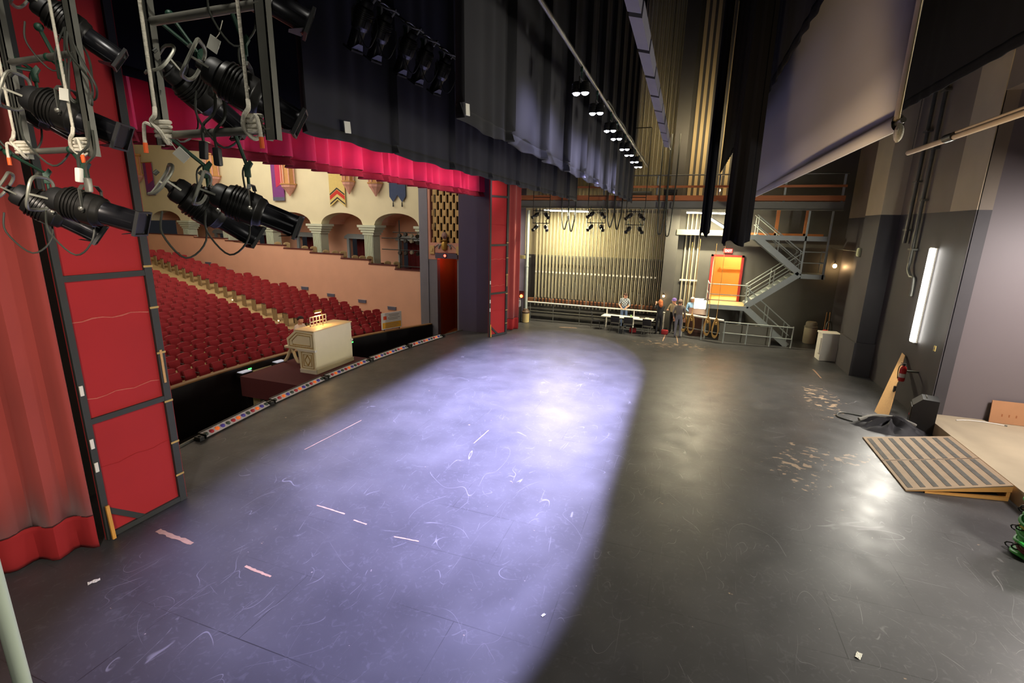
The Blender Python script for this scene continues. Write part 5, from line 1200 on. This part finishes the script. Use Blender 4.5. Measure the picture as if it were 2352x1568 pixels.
m = MB(); m.cyl((0, 0, .22), (0, 0, .29), .022); m.beam((-.09, 0, .31), (.05, 0, .29), .02, .014); m.beam((-.1, 0, .27), (.0, 0, .27), .02, .012); m.build('valve', BLKP, t, True)
m = MB(); m.tube(smooth_path([(.0, 0, .26), (-.09, .02, .22), (-.11, .03, .05), (-.09, .02, -.18)]), .012, 6); m.build('hose', CABLE, t, True)
m = MB(); m.b2((.085, -.02, .05), (.395, .02, .10)); m.build('wall_bracket', STEEL, t)
t = thing('floor_speaker', 'black loudspeaker wedge standing at the corner of the dock', 'loudspeaker', (6.55, 15.35, 0), -.3)
m = MB(); m.prism([(-.26, -.28, .004), (.26, -.28, .004), (.26, -.28, .92), (-.08, -.28, .92), (-.26, -.28, .72)], (0, .56, 0)); m.build('cabinet', BLKP, t)
m = MB(); m.b2((-.275, -.24, .10), (-.26, .24, .66)); m.build('grille', BLK, t)
m = MB(); m.b2((-.28, -.03, .35), (-.276, .06, .40)); m.build('red_badge', RED, t)
m = MB(); m.tube([(0, -.1, .92), (0, -.1, .96), (0, .1, .96), (0, .1, .92)], .012, 6); m.build('handle', STEEL, t)
t = thing('cloth_heap', 'crumpled black and grey drape heap on the floor beside the ramp', 'drape heap', (5.75, 15.0, 0))
m = MB(); rn = random.Random(5)
def hp_(u, v):
    a = 2*PI*u; r = v; z = .22*(1-r**2)*(1+.5*math.sin(7*a+4*r)+.35*math.sin(13*a)) if v < 1 else .004
    return Vector((.85*r*math.cos(a)*(1+.12*math.sin(5*a)), .42*r*math.sin(a)*(1+.15*math.sin(3*a)), max(.004, z)))
m.grid(hp_, 48, 12); bmesh.ops.remove_doubles(m.bm, verts=m.bm.verts[:], dist=1e-4); m.build('cloth', mat('black_drape_heap', (40, 40, 42), .7, 0, .5, 6), t, True)
m = MB(); m.tube(smooth_path([(-.7, .1, .14), (-.3, .25, .26), (.2, .2, .28), (.6, .05, .18)]), [.05]*18+[.04], 7); m.build('pale_lining_fold', mat('grey_lining', (130, 128, 118), .8), t, True)
m = MB(); m.tube(smooth_path([(-.8, .2, .02), (-1.1, .5, .02), (-.9, .9, .02), (-.4, .8, .02)]), .018, 6); m.build('trailing_cable', CABLE, t, True)
# stack of green-edged pads at the frame edge
GRN = mat('bright_green_edge', (52, 160, 66), .5, 0, .15, 6); YEL = mat('yellow_edge', (206, 186, 60), .5, 0, .1, 6)
gx, gy = 6.0, 9.42
for k in range(9):
    mm = GRN if k % 3 != 1 else (YEL if k == 4 else mat('dark_red_edge', (92, 30, 34), .5))
    t = thing('cable_coil', '%s coiled cable in the stack beside the ramp, %s from the floor' % ('green' if mm is GRN else 'yellow' if mm is YEL else 'dark red', ordw[k]), 'cable coil', (gx+.03*math.sin(k*2.1), gy+.03*math.cos(k*1.7), .004+.115*k), k*.7, 'stack of coiled cables at the frame edge')
    m = MB(); m.tube([((.24+.02*math.sin(3*a))*math.cos(a), (.24+.02*math.sin(3*a))*math.sin(a), .055) for a in [2*PI*j/28 for j in range(28)]], .05, 8, closed=True); m.tube([(.30*math.cos(a), .30*math.sin(a), .05+.02*math.sin(4*a)) for a in [2*PI*j/28 for j in range(28)]], .03, 7, closed=True); m.build('coil', mm, t, True)
    m = MB(); [m.tube([(.30*math.cos(a0)+(.10*math.cos(p))*math.cos(a0), .30*math.sin(a0)+(.10*math.cos(p))*math.sin(a0), .056+.052*math.sin(p)) for p in [2*PI*j/10 for j in range(10)]], .012, 5, closed=True) for a0 in (.3, 2.4, 4.4)]; m.build('tie', BLKP, t)
# bins, brooms, small boxes
t = thing('white_cabinet', 'white painted box cabinet standing beside the dark wall column', 'cabinet', (6.02, 22.78, 0), .06)
m = MB(); m.b2((-.34, -.30, .004), (.27, .30, 1.10), bevel=.01); m.build('body', WHITE, t); m = MB(); m.b2((-.37, -.33, 1.10), (.34, .33, 1.17), bevel=.01); m.build('top', WHITE, t)
m = MB(); m.b2((-.38, -.26, .3), (-.34, .0, .96), bevel=.008); m.build('door', WHITE, t)
t = thing('trash_can', 'cream steel drum bin with a domed lid near the brooms', 'bin', (6.05, 26.0, 0))
m = MB(); m.lathe([(.25, .004), (.27, .05), (.27, .76), (.255, .76), (.24, .05)], 22); m.build('drum', mat('cream_enamel', (206, 196, 164), .5, 0, .08, 4), t, True)
m = MB(); m.lathe([(.28, .76), (.28, .82), (.24, .84), (.24, .98), (.2, 1.04), (.0, 1.06)], 22); m.build('lid', mat('dull_lid', (150, 142, 122), .5), t, True)
for k, (x, lean) in enumerate(((6.42, .25), (6.62, .18))):
    t = thing('broom', 'wooden-handled broom leaning on the far wall, %s of two' % ('left' if k == 0 else 'right'), 'broom', (x, 25.35, 0))
    m = MB(); m.cyl((0, 0, .14), (lean, .95, 1.5), .014, n=8); m.build('handle', WOOD, t, True); m = MB(); m.box((0, 0, .085), (.32, .07, .16), bevel=.015, rot=Matrix.Rotation(.0, 3, 'X')); m.build('brush_head', DWOOD, t)
t = thing('red_canister', 'red vacuum canister behind the white cabinet', 'canister', (6.2, 24.2, 0))
m = MB(); m.lathe([(.18, .06), (.2, .1), (.2, .8), (.16, .95), (.05, 1.02)], 18); m.build('tank', RED, t, True); m = MB(); m.tube(smooth_path([(0, 0, 1.0), (.05, .1, 1.3), (.2, .2, 1.35), (.3, .25, .9)]), .025, 7); m.build('hose', CABLE, t, True)
for a in (0, 2.1, 4.2): m = MB(); m.ball((.15*math.cos(a), .15*math.sin(a), .045), (.08, .08, .08)); m.build('caster', BLKP, t, True)
bulb('bright warm wall bulb glowing to the right of the staircase', (6.64, 26.24, 3.68), .09, 26)
t = thing('junction_box', 'small pale junction box high on the wall column with a side conduit', 'electrical box', (6.30, 22.0, 4.48)); m = MB(); m.b2((-.06, -.13, -.16), (.02, .13, .16), bevel=.012); m.build('box', mat('pale_green_box', (196, 200, 160), .5), t); m = MB(); m.cyl((-.0, .1, .02), (-.0, 4.0, .02), .016, n=6); m.build('conduit', STEEL, t)
m = MB(); m.box((-.07, 0, 0), (.02, .2, .24), bevel=.004); m.build('cover', mat('pale_green_box', (196, 200, 160)), t)
t = thing('wall_switch', 'small yellowish switch plate below the upright wall light', 'switch', px_x(2147, 800, 6.76)); m = MB(); m.box((0, 0, 0), (.02, .1, .15), bevel=.004); m.build('plate', mat('yellowed_plate', (220, 200, 120), .5), t); m = MB(); m.box((-.015, 0, 0), (.02, .03, .05)); m.build('toggle', WHITE, t)
for k, (y, zlo) in enumerate(((19.55, 4.9), (18.85, 4.3))):
    t = thing('wall_conduit', 'grey conduit pipe running down the right-hand wall, %s the upright light' % ('farther from' if k == 0 else 'nearer to'), 'conduit', (6.80, y, zlo))
    m = MB(); m.cyl((0, 0, 0), (0, 0, 10), .055, n=10)
    if k: m.tube(smooth_path([(0, 0, 0), (-.02, -.05, -.2), (-.0, -.25, -.4), (.04, -.4, -.45), (.06, -.42, -.8), (.06, -.42, -1.0)]), .05, 8)
    m.build('pipe', STEEL, t, True)
    for z in (.4, 1.9, 3.4, 5): m = MB(); m.b2((-.07, -.16, z), (.09, .16, z+.05)); m.build('strap', STEEL, t)
# floor tape strips
for lab, a, b_, w_ in (('double tan worn tape strip near the base of the red flat', (362, 1218), (442, 1248), .10), ('short tan worn tape strip in the near left of the deck', (563, 1300), (622, 1324), .05), ('long tan worn tape strip left of centre on the deck', (728, 1160), (792, 1180), .035), ('tan tape scrap right of the long left tape strip', (812, 1194), (842, 1204), .035), ('faded tan tape line below the bright pool', (905, 1232), (962, 1243), .03), ('faint tape line along the footlight side of the deck', (700, 1032), (830, 965), .02), ('faint tape line in the middle of the deck', (1088, 1018), (1122, 988), .02), ('yellowed tape strip at the foot of the dark wall column', (1868, 848), (1886, 868), .07), ('white tape corner mark in front of the rope coils', (1644, 764), (1652, 783), .06), ('white tape line on the deck below the end of the white handrail', (1529, 766), (1522, 783), .05), ('short white tape line left of the coiled ropes', (1554, 772), (1557, 788), .05), ('pale tape strip in front of the white table', (1285, 751), (1325, 753), .09)):
    p, q = px_z(*a), px_z(*b_); t = thing('floor_tape', lab, 'tape', (p+q)/2, 0, 'tape marks on the stage deck')
    m = MB(); d = (q-p); sd = Vector((-d.y, d.x, 0)).normalized(); n = 14; rn = random.Random(len(lab))
    e = [(p+d*k/n, w_/2*(.5+.6*rn.random()), w_/2*(.5+.6*rn.random())) for k in range(n+1)]
    m.prism([c+sd*x-(p+q)/2+Vector((0, 0, .001)) for c, x, _ in e]+[c-sd*y-(p+q)/2+Vector((0, 0, .001)) for c, _, y in e[::-1]], (0, 0, .002))
    m.build('strip', mat('worn_tan_tape', (156, 124, 98), .8, 0, .25, 12), t)
for lab, a, s in (('small white paper scrap in the near left of the deck', (216, 1336), .07), ('tiny white paper scrap near the bottom centre of the deck', (1248, 1413), .035), ('small tan scrap at the lower right of the deck', (1972, 1506), .06)):
    t = thing('paper_scrap', lab, 'paper', px_z(*a), 1.1); m = MB(); m.grid(lambda u, v: Vector(((u-.5)*s*2, (v-.5)*s, .004+.012*math.sin(u*5+v*2)**2)), 6, 3); m.build('scrap', CARDT, t, False, .001)
# rail post beside the viewpoint
t = thing('railing_post', 'pale mint painted railing post at the lower left corner of the view', 'post', (px_y(60, 1568, .95).x-.03, .95, 0))
m = MB(); m.cyl((0, 0, .012), (0, 0, 4.4), .03, n=16); m.build('shaft', mat('pale_mint_paint', (206, 220, 200), .4, 0, .05, 3), t, True)
m = MB(); m.box((0, 0, .006), (.14, .14, .012)); m.build('foot_plate', MATS['pale_mint_paint'], t)

# ------------------------------------------------------------------ people
SKIN = mat('skin_light', (206, 150, 122), .55, 0, .06, 9)
def person(label, loc, yaw, J, shirt, pants, hair, hair_h=1, shoes=None, extra=None, scale=1.0, sleeves=True, skin=SKIN):
    """one continuous skinned body; J gives joints in metres, figure faces +X"""
    V, E, R, Lb = [], [], [], []
    def add(p, r, par=None, lab='shirt'):
        V.append(p); R.append(r); Lb.append(lab)
        if par is not None: E.append((par, len(V)-1))
        return len(V)-1
    pv = add(J['pelvis'], .145, None, 'pants'); sp = add(J['spine'], .135, pv); ch_ = add(J['chest'], .155, sp); nk = add(J['neck'], .056, ch_, 'skin')
    hd = Vector(J['head']); fw = Vector(J.get('face', (1, 0, 0))).normalized(); upv = (hd-Vector(J['neck'])).normalized()
    h0 = add(tuple(hd-upv*.045), .066, nk, 'skin'); h1 = add(tuple(hd+upv*.03), .088, h0, 'skin'); h2 = add(tuple(hd+upv*.105), .072, h1, 'skin')
    add(tuple(hd+fw*.112-upv*.005), .014, h0, 'skin')
    sdv = upv.cross(fw).normalized()
    for s in (-1, 1): add(tuple(hd+sdv*s*.098+upv*.01), .016, h1, 'skin')
    for sd in ('l', 'r'):
        sh, el, wr = Vector(J['sh_'+sd]), Vector(J['el_'+sd]), Vector(J['wr_'+sd])
        a = add(tuple(sh), .066, ch_); a2 = add(tuple(sh.lerp(el, .5)), .055, a); b = add(tuple(el), .045, a2); c = add(tuple(el.lerp(wr, .5)), .040, b, 'shirt' if sleeves else 'skin'); d = add(tuple(wr), .026, c, 'skin')
        dv = Vector(J.get('hand_'+sd, wr-el)).normalized(); sidev = dv.cross(Vector((0, 0, 1))); sidev = sidev.normalized() if sidev.length > .1 else Vector((0, 1, 0)); nv = sidev.cross(dv)
        pm = add(tuple(wr+dv*.06), .030, d, 'skin')
        for k in range(4):
            o_ = (k-1.5)*.021; ln = (.075, .09, .085, .065)[k]; f1 = add(tuple(wr+dv*.10+sidev*o_), .0095, pm, 'skin'); f2 = add(tuple(wr+dv*(.10+ln*.55)+sidev*o_*1.1-nv*.012), .0085, f1, 'skin'); add(tuple(wr+dv*(.10+ln*.9)+sidev*o_*1.1-nv*.035), .0075, f2, 'skin')
        sg = 1 if sd == 'l' else -1
        t1 = add(tuple(wr+dv*.045+sidev*.045*sg-nv*.01), .0105, pm, 'skin'); add(tuple(wr+dv*.095+sidev*.055*sg-nv*.02), .009, t1, 'skin')
        hp2, kn, an, to = (Vector(J[q+sd]) for q in ('hip_', 'kn_', 'an_', 'toe_'))
        a = add(tuple(hp2), .09, pv, 'pants'); a2 = add(tuple(hp2.lerp(kn, .5)), .078, a, 'pants'); b = add(tuple(kn), .06, a2, 'pants'); c = add(tuple(kn.lerp(an, .45)), .057, b, 'pants'); d = add(tuple(an), .045, c, 'pants'); e = add(tuple(an.lerp(to, .5)-Vector((0, 0, .015))), .042, d, 'shoes'); add(tuple(to), .032, e, 'shoes')
    me = bpy.data.meshes.new('skeleton'); me.from_pydata(V, E, []); ob = bpy.data.objects.new('skeleton', me); C.objects.link(ob)
    sk = ob.modifiers.new('skin', 'SKIN'); sk.use_smooth_shade = True
    for i, sv in enumerate(me.skin_vertices[0].data): sv.radius = (R[i], R[i]); sv.use_root = (i == 0)
    ss_ = ob.modifiers.new('sub', 'SUBSURF'); ss_.levels = 2; ss_.render_levels = 2
    bpy.context.view_layer.update()
    bm_ = bpy.data.meshes.new_from_object(ob.evaluated_get(bpy.context.evaluated_depsgraph_get())); bpy.data.objects.remove(ob); bpy.data.meshes.remove(me)
    t = thing('person', label, 'person', loc, yaw); t.scale = (scale,)*3
    bm_.name = 'body'; bm_.materials.clear()
    mats = {'skin': 0, 'shirt': 1, 'pants': 2, 'shoes': 3}
    for q in (skin, shirt, pants, shoes or mat('black_shoe_leather', (26, 24, 24), .4)): bm_.materials.append(q)
    VV = [Vector(v) for v in V]
    for p in bm_.polygons:
        c = p.center; best, lab = 9, 'shirt'
        for i, v in enumerate(VV):
            q = (c-v).length - R[i]
            if q < best: best, lab = q, Lb[i]
        p.material_index = mats[lab]; p.use_smooth = True
    bo = bpy.data.objects.new('body', bm_); C.objects.link(bo); bo.parent = t
    for s in (-1, 1):
        m = MB(); m.ball(hd+fw*.088+sdv*s*.035+upv*.035, (.022, .022, .016), 8); m.build('eye', mat('dark_eye', (30, 22, 20), .3), t, True)
    m = MB(); m.ball(hd+fw*.090-upv*.048, (.02, .045, .012), 8, rot=Matrix((fw, sdv, upv)).transposed()); m.build('mouth', mat('lip', (168, 92, 86), .5), t, True)
    if hair is not None:
        m = MB(); rot = Matrix((fw, sdv, upv)).transposed(); m.ball(hd+upv*.065-fw*.025, (.215, .205, .20*hair_h), 16, rot=rot)
        if hair_h > 1.2: m.ball(hd-fw*.07-upv*.04, (.14, .2, .30), 12, rot=rot)
        # open the face side
        kill = [v for v in m.bm.verts if (v.co-hd).dot(fw) > .045 and (v.co-hd).dot(upv) < .10]
        bmesh.ops.delete(m.bm, geom=kill, context='VERTS'); m.build('hair', hair, t, True, .012)
    if extra: extra(t)
    return t
def stand(**kw):
    J = dict(pelvis=(0, 0, .96), spine=(.0, 0, 1.14), chest=(.0, 0, 1.34), neck=(.0, 0, 1.50), head=(.02, 0, 1.60), sh_l=(0, .185, 1.42), sh_r=(0, -.185, 1.42), el_l=(-.03, .24, 1.12), el_r=(-.03, -.24, 1.12), wr_l=(.06, .24, .88), wr_r=(.06, -.24, .88),
             hip_l=(0, .095, .90), hip_r=(0, -.095, .90), kn_l=(.02, .105, .49), kn_r=(.02, -.105, .49), an_l=(-.01, .11, .085), an_r=(-.01, -.11, .085), toe_l=(.15, .13, .035), toe_r=(.15, -.13, .035))
    J.update(kw); return J
PLAID = bpy.data.materials.new('plaid_shirt'); PLAID.use_nodes = True
nt = PLAID.node_tree; tc = nt.nodes.new('ShaderNodeTexCoord'); ck = nt.nodes.new('ShaderNodeTexChecker'); ck.inputs['Scale'].default_value = 16; ck.inputs['Color1'].default_value = (.55, .58, .58, 1); ck.inputs['Color2'].default_value = (.10, .13, .15, 1)
nt.links.new(tc.outputs['Object'], ck.inputs['Vector']); nt.links.new(ck.outputs['Color'], nt.nodes['Principled BSDF'].inputs['Base Color'])
HB = mat('brown_hair', (70, 48, 36), .7, 0, .2, 40); HO_ = mat('copper_hair', (176, 96, 48), .7, 0, .2, 40); HW = mat('white_hair', (226, 222, 212), .7, 0, .08, 40); HG = mat('grey_brown_hair', (110, 90, 76), .7, 0, .2, 40); HD = mat('dark_hair', (34, 22, 20), .7, 0, .2, 40)
DENIM = mat('blue_denim', (104, 124, 160), .8, 0, .15, 9); BLKW = mat('black_wool', (24, 24, 28), .85, 0, .15, 9); GREYS = mat('grey_suit', (104, 96, 92), .8, 0, .1, 9); SKYB = mat('light_blue_shirt', (132, 168, 206), .75, 0, .08, 9); KHA = mat('khaki_cloth', (150, 136, 108), .8, 0, .1, 9); GREYT = mat('grey_trousers', (112, 112, 122), .8, 0, .1, 9)
person('person in a grey plaid shirt standing behind the white handrail and table', (-2.72, 25.88, .0), -PI/2, stand(el_l=(.08, .26, 1.16), el_r=(.08, -.26, 1.16), wr_l=(.30, .14, 1.07), wr_r=(.30, -.14, 1.07), head=(.06, .02, 1.60), face=(.9, -.1, -.3)), PLAID, DENIM, HB, scale=1.06, sleeves=False)
person('person with long copper hair in black, seen from behind with raised arms', (-.86, 24.92, .0), PI/2+.35, stand(el_l=(.24, .2, 1.30), el_r=(.24, -.2, 1.30), wr_l=(.40, .12, 1.50), wr_r=(.40, -.10, 1.48), hand_l=(.3, -.2, .6), hand_r=(.3, .2, .6)), BLKW, BLKW, HO_, 1.5, scale=.98)
def cap(t):
    m = MB(); m.lathe([(.112, .0), (.115, .04), (.095, .10), (.04, .13), (.0, .135)], 18, Matrix.Translation((.04, 0, 1.665))); m.prism([(.12, -.08, 1.665), (.22, -.05, 1.66), (.22, .05, 1.66), (.12, .08, 1.665)], (0, 0, .012)); m.build('cap', mat('purple_cap', (112, 90, 160), .7, 0, .1, 9), t, True)
person('person in a purple cap and khaki top raising an arm beside the dark pilaster', (-.22, 25.42, .0), -PI/2-.5, stand(el_l=(.2, .3, 1.36), wr_l=(.34, .2, 1.56), hand_l=(.3, -.3, .6), el_r=(.10, -.27, 1.16), wr_r=(.30, -.16, 1.2)), KHA, BLKW, HG, scale=1.02, sleeves=False, extra=cap)
person('person in a grey suit with the back turned, beside the rope coils', (.06, 24.58, .0), PI/2-.15, stand(el_l=(-.06, .27, 1.14), wr_l=(-.02, .22, .90)), GREYS, GREYT, HG, scale=1.07)
person('person with white hair and light blue shirt behind the grey-suited man', (.62, 26.06, .0), -PI/2+.4, stand(el_r=(.06, -.27, 1.15), wr_r=(.26, -.16, 1.02), head=(.04, 0, 1.60), face=(.95, .1, -.2)), SKYB, KHA, HW, scale=1.05)
person('person with dark hair in a white shirt seated playing the organ console', (-14.42, 15.12, CB+.06), 0, dict(pelvis=(-.06, 0, .66), spine=(-.02, 0, .84), chest=(.03, 0, 1.04), neck=(.06, 0, 1.2), head=(.10, 0, 1.31), face=(.95, -.2, -.15), sh_l=(.04, .18, 1.12), sh_r=(.04, -.18, 1.12), el_l=(.18, .25, .90), el_r=(.18, -.25, .90), wr_l=(.42, .18, 1.0), wr_r=(.42, -.18, 1.0),
       hip_l=(0, .1, .64), hip_r=(0, -.1, .64), kn_l=(.42, .13, .60), kn_r=(.42, -.13, .60), an_l=(.40, .13, .16), an_r=(.40, -.13, .16), toe_l=(.54, .15, .12), toe_r=(.54, -.15, .12)), mat('white_shirt', (226, 220, 210), .8, 0, .06, 9), KHA, HD, scale=1.2)
